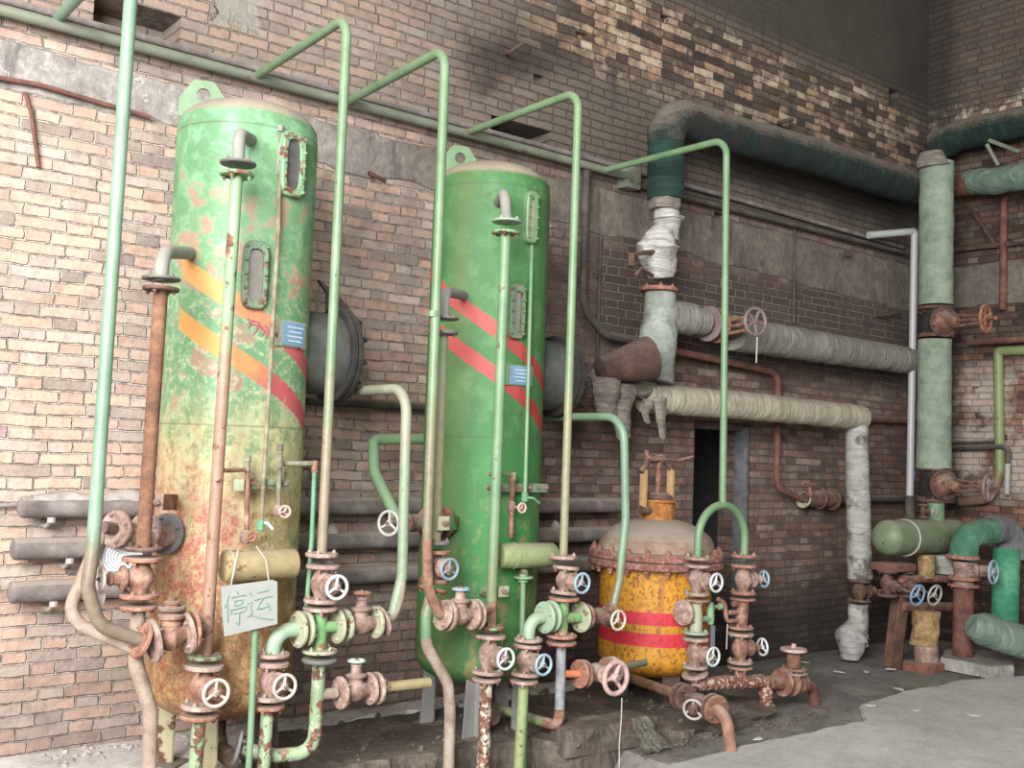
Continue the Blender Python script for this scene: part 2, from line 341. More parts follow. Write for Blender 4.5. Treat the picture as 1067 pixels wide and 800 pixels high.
def lathe(bm, o, d, prof, seg=24, wob=0, wfreq=6):
    """prof: list of (radius, distance along d)"""
    u, v, d = frame(d); rings = []
    for r, h in prof:
        if r < 1e-5: rings.append([bm.verts.new(o+d*h)]); continue
        ring = []
        for k in range(seg):
            t = 2*PI*k/seg; w = u*math.cos(t)+v*math.sin(t); q = o+d*h+w*r
            if wob: q += w*r*wob*mnoise.noise(q*wfreq)
            ring.append(bm.verts.new(q))
        rings.append(ring)
    for A, B in zip(rings, rings[1:]):
        for k in range(seg):
            j = (k+1) % seg
            if len(A) == 1 and len(B) == 1: continue
            if len(A) == 1: bm.faces.new((A[0], B[k], B[j]))
            elif len(B) == 1: bm.faces.new((A[k], A[j], B[0]))
            else: bm.faces.new((A[k], A[j], B[j], B[k]))
    for ring, rev in ((rings[0], True), (rings[-1], False)):
        if len(ring) > 1: bm.faces.new(ring[::-1] if rev else ring)
def disc(bm, o, d, r, t, bev=None, seg=28):
    b = bev or min(.004, t*.3); lathe(bm, o, d, [(r-b, 0), (r, b), (r, t-b), (r-b, t)], seg)
def ring(bm, o, d, R_, r, seg=30, s2=10):
    u, v, d = frame(d)
    tube(bm, [o+(u*math.cos(2*PI*k/seg)+v*math.sin(2*PI*k/seg))*R_ for k in range(seg)], r, s2, closed=True)
def box(bm, o, ax, ay, az, sx, sy, sz, bev=0):
    """box centred at o with unit axes ax ay az and full sizes"""
    vs = [bm.verts.new(o+ax*(sx*i/2)+ay*(sy*j/2)+az*(sz*k/2)) for i in (-1, 1) for j in (-1, 1) for k in (-1, 1)]
    fs = [(0,1,3,2),(4,6,7,5),(0,4,5,1),(2,3,7,6),(0,2,6,4),(1,5,7,3)]
    faces = [bm.faces.new([vs[i] for i in f]) for f in fs]
    if bev:
        es = {e for f in faces for e in f.edges}
        bmesh.ops.bevel(bm, geom=list(es), offset=bev, segments=2, profile=.6, affect='EDGES')
EX, EY, EZ = V3((1,0,0)), V3((0,1,0)), V3((0,0,1))
def prism(bm, outline, d):
    A = [bm.verts.new(p) for p in outline]; B = [bm.verts.new(p+d) for p in outline]; n = len(A)
    bm.faces.new(A[::-1]); bm.faces.new(B)
    for k in range(n): bm.faces.new((A[k], A[(k+1) % n], B[(k+1) % n], B[k]))
def hexbolt(bm, o, d, r=.011, h=.012):
    lathe(bm, o, d, [(r, 0), (r, h*.8), (r*.8, h)], 6); lathe(bm, o+d*h, d, [(r*.5, 0), (r*.5, h*.6)], 8)

def OB(name, bm, mat, root=None, parent=None, smooth=True, kind=None, label=None):
    bmesh.ops.recalc_face_normals(bm, faces=bm.faces)
    me = bpy.data.meshes.new(name)
    if root is not None:
        L = root.location
        for v in bm.verts: v.co -= L
    elif kind != 'structure':
        xs = [v.co for v in bm.verts]
        L = V3(((min(v.x for v in xs)+max(v.x for v in xs))/2, (min(v.y for v in xs)+max(v.y for v in xs))/2, min(v.z for v in xs)))
        for v in bm.verts: v.co -= L
    bm.to_mesh(me); bm.free()
    o = bpy.data.objects.new(name, me); C.objects.link(o); me.materials.append(mat)
    if root is not None: o.parent = parent or root
    elif kind != 'structure': o.location = L
    if smooth:
        for p in me.polygons: p.use_smooth = True
        try: me.set_sharp_from_angle(angle=math.radians(38))
        except Exception: pass
    if kind: o['kind'] = kind
    if label: o['label'] = label
    return o
def T(name, label, cat, loc, group=None):
    o = bpy.data.objects.new(name, None); C.objects.link(o); o.location = loc; o.empty_display_size = .05
    o['label'] = label; o['category'] = cat
    if group: o['group'] = group
    return o
def tag(o, label, cat, group=None):
    o['label'] = label; o['category'] = cat
    if group: o['group'] = group
    return o
BM = bmesh.new

def flange(root, o, d, r, t, mat, bolts=4, parent=None, ph=.4, boltmat=None, name='flange', br=.010, side=1):
    """flange disc starting at o growing along d; the bolt heads stand on its far face"""
    bm = BM(); disc(bm, o, d, r, t); f = OB(name, bm, mat, root, parent)
    u, v, d = frame(d)
    for k in range(bolts):
        a = ph+2*PI*k/bolts; q = o+(u*math.cos(a)+v*math.sin(a))*r*.76
        b = BM(); hexbolt(b, q+d*t if side > 0 else q, d if side > 0 else -d, br, br*1.1); OB('bolt', b, boltmat or mat, root, f)
    return f

def handwheel(root, c, d, r, mat, spokes=3, rim=None, hubmat=None, ph=.5):
    rim = rim or r*.13
    bm = BM(); ring(bm, c, d, r-rim, rim, 32, 10)
    u, v, d = frame(d)
    for k in range(spokes):
        a = ph+2*PI*k/spokes; w = u*math.cos(a)+v*math.sin(a)
        tube(bm, [c-d*rim*.6, c-d*rim*.5+w*r*.4, c+w*(r-rim)], [rim*1.15, rim*.85, rim*.75], 8)
    lathe(bm, c-d*rim*1.6, d, [(r*.22, 0), (r*.24, rim), (r*.2, rim*2.6), (r*.1, rim*2.8)], 16)
    h = OB('handwheel', bm, mat, root)
    b = BM(); hexbolt(b, c+d*rim*1.1, d, r*.15, r*.12); OB('nut', b, hubmat or M['castiron'], root, h)
    return h

def valve(a, b, wdir, wlen, wr, body, wheel, label, fr=.08, ft=.02, group=None, stemmat=None, spokes=3, ph=.5, cat='valve', name='globe_valve', fmat=None, bolts=4, br=.010, scale=1.0, rim=None):
    """a, b: outer faces of the two end flanges; the bonnet, stem and wheel stand out along wdir"""
    d = (b-a).normalized(); L = (b-a).length; c = (a+b)/2; wd = wdir.normalized(); s = scale*fr/.08
    lo = V3(((a.x+b.x)/2, (a.y+b.y)/2, min(a.z, b.z)))
    root = T(name, label, cat, lo, group)
    bm = BM()
    lathe(bm, a+d*ft*.5, d, [(.030*s, 0), (.034*s, L*.14), (.050*s, L*.32), (.056*s, L*.5-ft*.5), (.050*s, L*.68-ft), (.034*s, L*.86-ft), (.030*s, L-ft)], 20)
    lathe(bm, c, wd, [(.040*s, 0), (.038*s, .05*s), (.034*s, .068*s)], 18)
    OB('valve_body', bm, body, root)
    fm = fmat or body
    flange(root, a, d, fr, ft, fm, bolts, ph=.78, br=br); flange(root, b, -d, fr, ft, fm, bolts, ph=.78, br=br)
    bm = BM()
    h0 = .066*s
    lathe(bm, c+wd*h0, wd, [(.050*s, 0), (.052*s, .004), (.052*s, .012*s), (.046*s, .015*s), (.030*s, .020*s), (.026*s, .05*s), (.030*s, .054*s), (.030*s, .062*s), (.018*s, .066*s), (.016*s, .078*s)], 18)
    OB('bonnet', bm, body, root)
    bm = BM(); tube(bm, [c+wd*(h0+.06*s), c+wd*(wlen+.012)], .0095*s, 10); OB('stem', bm, stemmat or M['castiron'], root)
    handwheel(root, c+wd*wlen, wd, wr, wheel, spokes, ph=ph, rim=rim)
    return root

def pipe(name, label, cat, pts, r, mat, bend=.1, ends=(), group=None, seg=14, fr=.08, ft=.018, fmat=None, extra=(), caps=True, bolts=4, wob=0, step=None, base=None):
    """a run of pipe; ends lists which ends carry a flange (0 start, 1 end); extra: further sections (name, pts, r, mat, bend)"""
    pts = fillet([V3(p) for p in pts], bend)
    if step: pts = resample(pts, step)
    zs = [p.z for p in pts] + [V3(q).z for e in extra for q in e[1]]
    root = None
    if not ends and not extra:
        bm = BM(); tube(bm, pts, r, seg, caps=caps, wob=wob); return tag(OB(name, bm, mat), label, cat, group)
    lowest = min(pts, key=lambda p: p.z)
    root = T(name, label, cat, base or V3((lowest.x, lowest.y, min(zs))), group)
    bm = BM(); tube(bm, pts, r, seg, caps=caps, wob=wob); OB('pipe_run' if name != 'pipe_run' else 'run', bm, mat, root)
    for e in extra:
        q = fillet([V3(p) for p in e[1]], e[4] if len(e) > 4 else bend)
        bm = BM(); tube(bm, q, e[2], seg); OB(e[0], bm, e[3], root)
    for e in ends:
        p, q = (pts[0], pts[1]) if e == 0 else (pts[-1], pts[-2])
        flange(root, p, (q-p).normalized(), fr, ft, fmat or mat, bolts, ph=.78)
    return root

# ------------------------------------------------------------------ palette
M = {}
M['castiron'] = rusty('bare iron', (74,56,50), (112,88,80), (146,124,114), dust=.5)
M['valve'] = rusty('dusty valve iron', (86,66,58), (138,112,102), (178,156,144), scale=18, dust=.6)
M['valve_dark'] = rusty('dark valve iron', (52,38,34), (88,64,54), (124,98,84), dust=.4)
M['valve_rust'] = rusty('brown rusted valve iron', (78,52,44), (124,88,72), (168,136,118), dust=.5)
M['valve_green'] = paint('chipped green casting', (92,142,96), rust=.5, rscale=14, dust=.5)
M['cross_green'] = paint('bright chipped green fitting', (84,150,78), (150,120,84), (.74,.66), rust=.42, rscale=10, dust=.4)
M['pale_green'] = paint('pale green fitting', (128,154,128), rust=.18, rscale=16, dust=.35)
M['cream_flange'] = paint('cream green flange', (151,153,124), rust=.34, rscale=16, dust=.4)
M['fl_dusty'] = rusty('dusty flange', (102,80,72), (150,124,113), (190,170,158), scale=24, dust=.6)
M['fl_rust'] = rusty('rust flange', (92,58,46), (142,98,80), (176,136,116), scale=20, dust=.5)
M['fl_dark'] = plain('dark flange', (62,60,58), .6, dust=.6)
M['mint'] = paint('mint green pipe paint', (85,122,97), (92,75,62), (1.32,1.18), rust=.08, rscale=20, dust=.2, rough=.42)
M['leaf'] = paint('leaf green pipe paint', (69,106,63), (121,106,83), (2.3,1.5), rust=.16, rscale=14, dust=.35, rough=.45)
M['leaf2'] = paint('green pipe paint over bare steel', (71,110,63), (96,92,65), (2.3,1.55), rust=.16, rscale=14, dust=.35, rough=.45)
M['leaf3'] = paint('green pipe paint with pale scrapes', (72,113,65), (121,121,87), (2.6,1.7), rust=.16, rscale=12, dust=.35, rough=.45)
M['leaf4'] = paint('clean green pipe paint', (69,113,66), rust=.05, dust=.3, rough=.45)
M['mint_clean'] = paint('clean mint pipe paint', (83,122,94), (94,106,81), (1.12,.98), rust=.04, dust=.2, rough=.42)
M['bypass'] = paint('worn pale bypass paint', (127,127,106), (104,136,106), (1.72,1.60), rust=.22, rscale=14, dust=.35)
M['bare_brown'] = rusty('brown bare pipe', (96,68,52), (137,103,84), (172,140,117), scale=12, dust=.4)
M['bare_pale'] = rusty('pale bare pipe', (109,93,80), (144,126,112), (168,156,142), scale=10, dust=.4)
M['rustpipe'] = rusty('orange brown rusted pipe', (69,48,37), (110,76,57), (141,107,80), scale=11, dust=.2)
M['riser1'] = paint('riser green going to rust', (104,142,96), (138,94,76), (2.35,1.9), rust=.30, rscale=7, dust=.2)
M['riser2'] = paint('bright green riser', (76,119,76), (80,108,66), (1.4,1.0), rust=.22, rscale=14, dust=.25)
M['graygreen'] = paint('grey green pipe paint', (84,90,72), rust=.24, dust=.25)
M['stack_green'] = paint('flaking green stack pipe', (126,152,112), rust=.45, rscale=14, flake=.15, dust=.3)
M['flaky'] = paint('flaking rust pipe', (150,118,96), rust=.75, rscale=16, flake=.5, dust=.2, bump=.008)
M['elbow_grey'] = plain('dusty grey elbow', (118,118,108), .8, dust=.6)
M['stickgreen'] = paint('plain green rod', (70,117,75), rust=.08, dust=.2)
M['darkgreen'] = paint('deep green rod', (50,124,84), rust=.12, dust=.2)
M['lead'] = rusty('grey zinc pipe', (104,106,108), (140,142,144), (176,176,176), scale=9, dust=.2, rough=.55)
M['orange'] = plain('orange painted stub', (206,108,64), .5)
M['gauge'] = rusty('gauge steel', (84,75,61), (119,112,91), (147,144,123), dust=.4)
M['gauge_green'] = paint('green gauge bar', (60,98,62), rust=.4, rscale=22, dust=.3)
M['glass'] = plain('dim gauge glass', (104,98,92), .25)
M['darkglass'] = plain('dark gauge glass', (40,34,34), .25)
M['wheel_cream'] = plain('cream wheel paint', (181,167,151), .5, var=.25)
M['wheel_white'] = plain('white wheel paint', (190,193,193), .45, var=.2)
M['wheel_blue'] = plain('pale blue wheel paint', (127,156,173), .45, var=.25)
M['wheel_grey'] = plain('grey wheel paint', (150,146,138), .55, var=.25)
M['wheel_slate'] = plain('slate blue wheel paint', (92,114,130), .5, var=.25)
M['wheel_pink'] = rusty('pinkish wheel paint', (144,108,104), (183,153,147), (198,176,169), scale=16, dust=.2)
M['wheel_red'] = plain('dull red wheel paint', (84,30,32), .5, var=.3)
M['wheel_sky'] = plain('sky blue wheel paint', (93,136,175), .5, var=.2)
M['wheel_rust'] = rusty('rusty wheel', (90,52,38), (136,90,66), (170,134,110), dust=.3)
M['disc_top'] = plain('grey green wheel disc', (170,184,176), .5, var=.2)
M['cyl_cream'] = paint('lime streaked float chamber', (172,170,137), (149,132,84), (1.30,1.18), rust=.3, rscale=13, dust=.25)
M['cyl_green'] = paint('green float chamber', (105,140,80), (123,147,88), (1.3,1.2), rust=.28, rscale=13, dust=.55)
M['leg1'] = paint('leg paint', (176,166,130), rust=.5, rscale=8, dust=.2)
M['leg2'] = plain('grey leg steel', (134,132,128), .6)
M['leg3'] = rusty('dark leg steel', (50,42,38), (84,70,62), (110,94,84), dust=.3)
M['white_card'] = plain('white sign board', (148,150,145), .6, var=.08)
M['ink'] = plain('green grey ink', (112,146,118), .7)
M['wire'] = plain('wire', (176,170,160), .5)
M['plate_blue'] = plain('blue enamel nameplate', (82,128,158), .35, var=.2)
M['plate_white'] = plain('nameplate marks', (190,204,210), .5)
M['plate_rust'] = plain('faded plate', (150,124,106), .6)
M['red_ink'] = plain('faded red writing', (138,62,70), .8)
M['concrete'] = rusty('grey concrete', (104,100,94), (140,136,128), (172,168,160), scale=5, dust=0, bump=.004)
M['plaster'] = None
M['brown_pipe'] = rusty('red brown wall pipe', (70,44,38), (104,68,58), (130,92,78), scale=8, dust=.4)
M['wall_pipe'] = rusty('dusty heating pipe', (84,76,72), (112,104,100), (140,134,130), scale=7, dust=.9)
M['dustpile'] = rusty('settled dust', (128,118,112), (160,152,146), (184,178,172), scale=10, dust=0, bump=.006)
M['dark_pipe'] = rusty('dark dusty pipe', (48,44,40), (72,66,60), (96,88,80), scale=7, dust=.5)
M['pvc'] = plain('grey plastic pipe', (166,168,166), .4, var=.08)
M['blue_tape'] = plain('blue tape', (50,110,180), .5)
M['yellow'] = plain('yellow yoke paint', (175,125,30), .5, var=.3, scale=20)
M['yel_rust'] = rusty('rusted yellow neck', (104,60,34), (150,96,50), (196,140,56), scale=22, dust=.4)
M['dome_dust'] = rusty('dusty rusted dome', (104,76,62), (140,118,102), (160,146,132), scale=7, dust=.85)
M['ring_rust'] = rusty('rusted flange ring', (84,50,44), (132,86,76), (176,140,128), scale=30, dust=.4, fleck=(200,176,166,.62))
M['crust'] = rusty('crusted rust pipe', (80,46,34), (122,74,54), (156,108,86), scale=22, dust=.2, bump=.012, fleck=(216,196,184,.53))
M['silver'] = wrap('silver foil wrap', (120,116,110), (176,172,166), (222,220,214), .07, 2, .2, .02)
M['silver2'] = wrap('white foil wrap', (120,118,113), (163,161,156), (190,189,184), .16, 2, .1, .012, stain=(82,72,63))
M['deepgreen_h'] = wrap('dark green wrap', (14,20,18), (18,35,31), (29,59,48), .10, 0, 1.0, .02, lo=.1, hi=.95, stain=(37,35,31))
M['deepgreen_v'] = wrap('dark green wrap upright', (20,32,29), (24,53,45), (35,71,60), .12, 2, .6, .015)
M['deepgreen_y'] = wrap('dark green wrap crosswise', (15,23,21), (21,42,35), (35,67,54), .10, 1, 1.0, .02, lo=.1, hi=.95, stain=(32,34,29))
M['greywrap'] = wrap('grey cloth wrap', (88,86,80), (128,126,118), (162,160,150), .10, 0, .4, .02)
M['creamwrap'] = wrap('cream cloth wrap', (116,108,92), (162,154,134), (196,190,170), .07, 0, .35, .018)
M['duct'] = wrap('grey plaster lagging', (98,104,98), (136,142,134), (170,172,162), .5, 2, .3, .02, streak=.25)
M['column'] = wrap('pale green lagging', (98,108,94), (128,142,124), (148,160,140), .34, 2, .2, .012, edge=.12, streak=.12)
M['palelag'] = wrap('pale green glass cloth', (81,102,88), (107,127,113), (141,154,142), .12, 0, .2, .02)
M['brightgreen'] = wrap('bright green cloth wrap', (40,104,76), (58,130,96), (104,162,132), .3, 2, .15, .010, edge=.1, streak=.2)
M['emerald'] = wrap('emerald cloth wrap', (48,76,62), (68,114,90), (108,148,124), .14, 0, .3, .012, edge=.12, streak=.25)
M['greylag'] = wrap('grey cloth elbow', (72,72,74), (104,104,106), (132,132,132), .2, 0, .3, .012)
M['rag'] = wrap('hanging rag', (70,66,60), (116,110,100), (158,152,140), .3, 2, .1, .012)
M['sheet'] = rusty('rusted sheet steel', (44,32,28), (70,50,42), (96,74,62), scale=6, dust=.2)
M['foam'] = rusty('crumbling yellow lagging', (110,86,56), (168,138,96), (206,180,140), scale=14, dust=.1, bump=.02)
M['vessel'] = paint('olive green vessel', (70,96,53), rust=.24, rscale=6, dust=.45)
M['olive'] = paint('yellow green pipe', (112,126,62), (112,80,50), (1.75,1.6), rust=.2, dust=.2)
M['bluepaint'] = plain('blue door paint', (10,20,40), .6, var=.25)
M['soil'] = rusty('dark ground', (42,38,36), (66,60,56), (94,86,80), scale=3, dust=0, bump=.012)
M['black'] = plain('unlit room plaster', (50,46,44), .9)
M['burlap'] = wrap('burlap', (88,86,76), (126,123,110), (154,150,136), .04, 2, .1, .01)
M['brickred'] = rusty('brick base', (86,52,42), (122,78,62), (150,104,84), scale=10, dust=.4)
M['paper'] = plain('paper scrap', (196,194,188), .8)
M['manway'] = plain('manway green with painted shade', (30,36,27), .75, dust=0, var=.1)  # colour lowered to paint in the shade beside the tank
M['fl_black'] = rusty('painted shade and rust black', (26,24,22), (38,35,32), (58,53,48), dust=.1)  # painted shade on the manway covers, real rust black on the column valves
M['stand'] = rusty('dark rusted stand', (58,40,32), (92,66,52), (124,94,76), scale=7, dust=.2)
M['gasket'] = plain('gasket', (34,32,32), .8)

# ------------------------------------------------------------------ the building
def wall_grid(name, mat, uo, u, x0, x1, z0, z1, nrm, holes):
    """brick face with rectangular openings; u is the horizontal axis, nrm points into the room"""
    bm = BM()
    xs = sorted({x0, x1, *[h[0] for h in holes], *[h[1] for h in holes]}); zs = sorted({z0, z1, *[h[2] for h in holes], *[h[3] for h in holes]})
    def pt(x, z, d=0): return uo+u*x+EZ*z-nrm*d
    def quad(*p): bm.faces.new([bm.verts.new(q) for q in p])
    for xa, xb in zip(xs, xs[1:]):
        for za, zb in zip(zs, zs[1:]):
            mx, mz = (xa+xb)/2, (za+zb)/2
            if not any(h[0] < mx < h[1] and h[2] < mz < h[3] for h in holes):
                quad(pt(xa, za), pt(xb, za), pt(xb, zb), pt(xa, zb))
    for a, b, c, d, dep, closed in holes:
        quad(pt(a, c), pt(a, d), pt(a, d, dep), pt(a, c, dep)); quad(pt(b, c), pt(b, c, dep), pt(b, d, dep), pt(b, d))
        quad(pt(a, d), pt(b, d), pt(b, d, dep), pt(a, d, dep)); quad(pt(a, c), pt(a, c, dep), pt(b, c, dep), pt(b, c))
        if closed: quad(pt(a, c, dep), pt(b, c, dep), pt(b, d, dep), pt(a, d, dep))
    bmesh.ops.remove_doubles(bm, verts=bm.verts, dist=1e-5)
    return OB(name, bm, mat, smooth=False, kind='structure')
def hole(px0, px1, pya, pyb, dep=.14):
    a, b = P(px0, (pya+pyb)/2, 0), P(px1, (pya+pyb)/2, 0); m0, m1 = P((px0+px1)/2, pya, 0), P((px0+px1)/2, pyb, 0)
    return (a.x, b.x, m1.z, m0.z, dep, True)
DX0, DX1, DZ = 6.54, 7.30, 2.02
wall_grid('wall_back', brick_material('brickwork of the long wall', True), V3((0,0,0)), EX, -1.2, 10.02, -.1, 6.9, V3((0,-1,0)),
    [hole(97, 189, 4, 34, .30), hole(511, 574, 128, 154, .30), hole(744, 758, 222, 233, .08), hole(860, 868, 258, 266, .06),
     hole(688, 697, 16, 24, .05), hole(600, 612, 34, 41, .04), hole(556, 566, 78, 85, .04), hole(926, 936, 93, 112, .10), (DX0, DX1, -.1, DZ, .38, False)])
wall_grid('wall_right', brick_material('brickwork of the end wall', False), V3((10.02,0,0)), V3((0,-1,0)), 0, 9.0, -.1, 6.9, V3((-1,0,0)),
    [(.5, .57, 2.45, 2.51, .06, True), (.74, .86, 1.98, 2.04, .06, True)])
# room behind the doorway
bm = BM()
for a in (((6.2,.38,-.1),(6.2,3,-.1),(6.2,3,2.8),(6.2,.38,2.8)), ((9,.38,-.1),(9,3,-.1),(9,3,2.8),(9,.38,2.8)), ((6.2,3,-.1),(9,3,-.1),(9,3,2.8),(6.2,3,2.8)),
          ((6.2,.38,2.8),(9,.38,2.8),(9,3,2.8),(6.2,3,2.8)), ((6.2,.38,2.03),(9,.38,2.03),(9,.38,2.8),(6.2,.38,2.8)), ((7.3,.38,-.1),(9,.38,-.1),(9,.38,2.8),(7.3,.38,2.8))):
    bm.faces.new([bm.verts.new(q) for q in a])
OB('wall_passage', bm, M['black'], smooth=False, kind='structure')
# blue steel door standing open against the right reveal, dark steel frame on the left
dr = T('door_1', 'blue painted steel door leaf standing open in the dark doorway', 'door', V3((7.26,.2,0))); dr['kind'] = 'structure'
bm = BM(); box(bm, V3((7.24,.08,1.0)), EX, EY, EZ, .045, .13, 1.98, .006); OB('door_leaf', bm, M['bluepaint'], dr)
bm = BM(); box(bm, V3((6.575,.1,1.0)), EX, EY, EZ, .06, .1, 2.0, .004); box(bm, V3((6.92,.1,1.985)), EX, EY, EZ, .64, .1, .06, .004); OB('door_frame', bm, M['leg3'], dr)
bm = BM(); box(bm, V3((6.95,1.2,1.1)), EX, EY, EZ, .06, .06, 2.2, .004); tube(bm, [V3((7.3,.9,0)), V3((7.3,.9,2.3))], .02)
OB('trim_3', bm, M['leg3'], kind='structure')

# ring beam: rendered band, a little proud of the brick, ragged edges
def plaster_mat():
    n = NB('ring beam render', .95); q = n.xyz(n.pos)
    a = n.noise(3, 6, .7); b = n.noise(18, 6, .7); x = q[0]
    c = n.ramp(n.m('ADD', n.m('MULTIPLY', a, .6), n.m('MULTIPLY', b, .4)), [(.34, S(104, 98, 92)), (.5, S(146, 140, 134)), (.64, S(184, 178, 172))])
    d = n.ramp(n.m('ADD', n.m('MULTIPLY', a, .6), n.m('MULTIPLY', b, .4)), [(.34, S(76, 70, 63)), (.5, S(104, 96, 87)), (.66, S(132, 123, 111))])
    f = n.step(n.m('ADD', x, n.m('MULTIPLY', n.m('SUBTRACT', a, .5), 2.0)), 2.2, 4.4); c = n.mix(f, c, d)
    c = n.mix(n.m('MULTIPLY', n.step(n.noise(2.4, 5, .7, sc3=(1.6, 1, .3)), .55, .66), .55), c, S(58, 54, 50))
    c = n.mix(n.m('MULTIPLY', n.step(n.noise(4, 6, .75), .60, .66), n.m('MULTIPLY', n.m('SUBTRACT', 1.0, f), .6)), c, S(206, 200, 196))
    n.color(c); n.bump(n.m('ADD', n.noise(30, 6, .7), n.m('MULTIPLY', a, .8)), .014); return n.mat
M['plaster'] = plaster_mat()
def ragged_band(name, x0, x1, zt, zb, thick, mat, amp=.03, along=EX, org=V3((0,0,0)), out=V3((0,-1,0))):
    bm = BM(); n = int((x1-x0)/.05); rows = []
    for i in range(n+1):
        x = x0+(x1-x0)*i/n
        a = zt(x)+amp*mnoise.noise(V3((x*3.1, 1.3, 0)))+amp*.5*mnoise.noise(V3((x*11, 4, 0)))
        b = zb(x)+amp*1.5*mnoise.noise(V3((x*2.3, 7, 0)))+amp*.7*mnoise.noise(V3((x*9, 9, 0)))
        col = []
        for k in range(7):
            z = a+(b-a)*k/6; t = thick*(0 if k in (0, 6) else 1)*(1+.35*mnoise.noise(V3((x*4, z*6, 2))))
            if k in (0, 6): t = -.004
            z2 = z if k not in (1, 5) else (a-.012 if k == 1 else b+.012)
            col.append(bm.verts.new(org+along*x+EZ*z2+out*t))
        rows.append(col)
    for A, B in zip(rows, rows[1:]):
        for k in range(6): bm.faces.new((A[k], B[k], B[k+1], A[k+1]))
    return OB(name, bm, mat, kind='structure')
ragged_band('trim_1', -1.2, 10.0, lambda x: 3.735, lambda x: 3.48-.022*max(0, x-1.5)-.012*max(0, x-6), .012, M['plaster'])
ragged_band('trim_2', .02, 4.0, lambda x: 3.735, lambda x: 3.30, .022, M['plaster'], along=V3((0,-1,0)), org=V3((10.02,0,0)), out=V3((-1,0,0)))

# floor
def floor_mat(name, a, b, c, wet=0, sc=2.2):
    n = NB(name, .85); w = n.noise(sc, 6, .7); v = n.noise(20, 5, .7); k = n.noise(.8, 4, .6)
    col = n.ramp(n.m('ADD', n.m('MULTIPLY', w, .6), n.m('MULTIPLY', v, .4)), [(.36, S(*a)), (.5, S(*b)), (.64, S(*c))])
    col = n.mix(n.m('MULTIPLY', n.step(k, .52, .66), .35), col, S(*a))
    n.color(col); n.bump(n.m('ADD', n.noise(46, 6, .75), n.m('MULTIPLY', w, 2.0)), .006); return n.mat
M['floor_dark'] = floor_mat('worn dirty floor', (82, 78, 73), (114, 109, 103), (142, 136, 130))
M['floor_light'] = floor_mat('pale concrete floor', (150, 148, 143), (172, 170, 165), (190, 188, 183), sc=1.3)
M['ledge'] = floor_mat('pale dusty ledge', (160, 154, 147), (196, 190, 183), (216, 212, 206), sc=3)
M['plinth'] = floor_mat('dirty plinth concrete', (62, 54, 46), (92, 82, 72), (124, 114, 102), sc=4)
def slab(name, outline, z0, z1, mat, wob=.02, cell=.06, kind='structure', bumpz=.004, tags=None):
    bm = BM(); pts = resample([V3((x, y, 0)) for x, y in outline]+[V3((outline[0][0], outline[0][1], 0))], cell)[:-1]
    top = []; bot = []; mid = []
    for p in pts:
        q = p+V3((mnoise.noise(p*4), mnoise.noise(p*4+V3((9, 0, 0))), 0))*wob+V3((mnoise.noise(p*13), mnoise.noise(p*13+V3((3, 0, 0))), 0))*wob*.6
        s = p+V3((mnoise.noise(p*7+V3((0, 5, 0))), mnoise.noise(p*7+V3((0, 9, 0))), 0))*wob
        zt = z1+bumpz*mnoise.noise(p*5)
        top.append(bm.verts.new((q.x, q.y, zt))); mid.append(bm.verts.new((s.x, s.y, z0*.5+z1*.5))); bot.append(bm.verts.new((p.x, p.y, z0)))
    n = len(pts)
    for A, B in ((top, mid), (mid, bot)):
        for k in range(n): bm.faces.new((A[k], A[(k+1) % n], B[(k+1) % n], B[k]))
    f = bm.faces.new(top); bm.faces.new(bot[::-1]); bmesh.ops.triangulate(bm, faces=[f])
    o = OB(name, bm, mat, smooth=False, kind=kind)
    return o
def sm(x, a, b): x = max(0, min(1, (x-a)/(b-a))); return x*x*(3-2*x)
def pit(x, y): return sm(x, 1.9, 2.3)*(1-sm(x, 4.25, 4.5))*(1-sm(y, -1.12, -.95))*sm(y, -2.4, -2.0)
bm = BM(); n = 110
g = [[bm.verts.new((-6+16.02*i/n, -9+9.02*j/40, .012*mnoise.noise(V3((i*.35, j*.35, 0)))-.012-.21*pit(-6+16.02*i/n, -9+9.02*j/40))) for j in range(41)] for i in range(n+1)]
for i in range(n):
    for j in range(40): bm.faces.new((g[i][j], g[i+1][j], g[i+1][j+1], g[i][j+1]))
OB('floor', bm, M['floor_dark'], kind='structure')
def fl(px, py, z=0): q = PZ(px, py, z); return (q.x, q.y)
slab('floor_slab', [fl(640,835), fl(700,800), fl(774,781), fl(861,763), fl(902,754), fl(896,738), fl(940,724), fl(1000,712), fl(1075,706), (9.6,-2.6), (9.6,-5.6), (1.2,-5.6)], -.02, .022, M['floor_light'], .03)
slab('floor_plinth', [(2.6,-.62), (2.7,-1.02), (3.5,-1.06), (3.98,-1.10), (4.10,-1.34), (4.72,-1.40), (4.86,-1.36), (4.9,-.9), (4.92,-.3), (2.7,-.25)], -.30, .06, M['plinth'], .05, .05)
slab('floor_ledge', [(-1.2,-.80), (2.2,-.62), (2.55,-.40), (3.4,-.20), (5.2,-.16), (5.2,.02), (-1.2,.02)], -.02, .055, M['ledge'], .05, .05, bumpz=.02)
slab('floor_step', [(4.84,-1.44), (5.3,-1.46), (5.8,-1.40), (6.0,-1.18), (5.9,-.6), (5.7,-.2), (4.9,-.3)], -.02, .055, M['plinth'], .05, .05)

# roof slab and the far side of the hall
bm = BM(); box(bm, V3((4.4,-4.5,7.0)), EX, EY, EZ, 11.3, 9.2, .2); OB('ceiling', bm, M['concrete'], smooth=False, kind='structure')
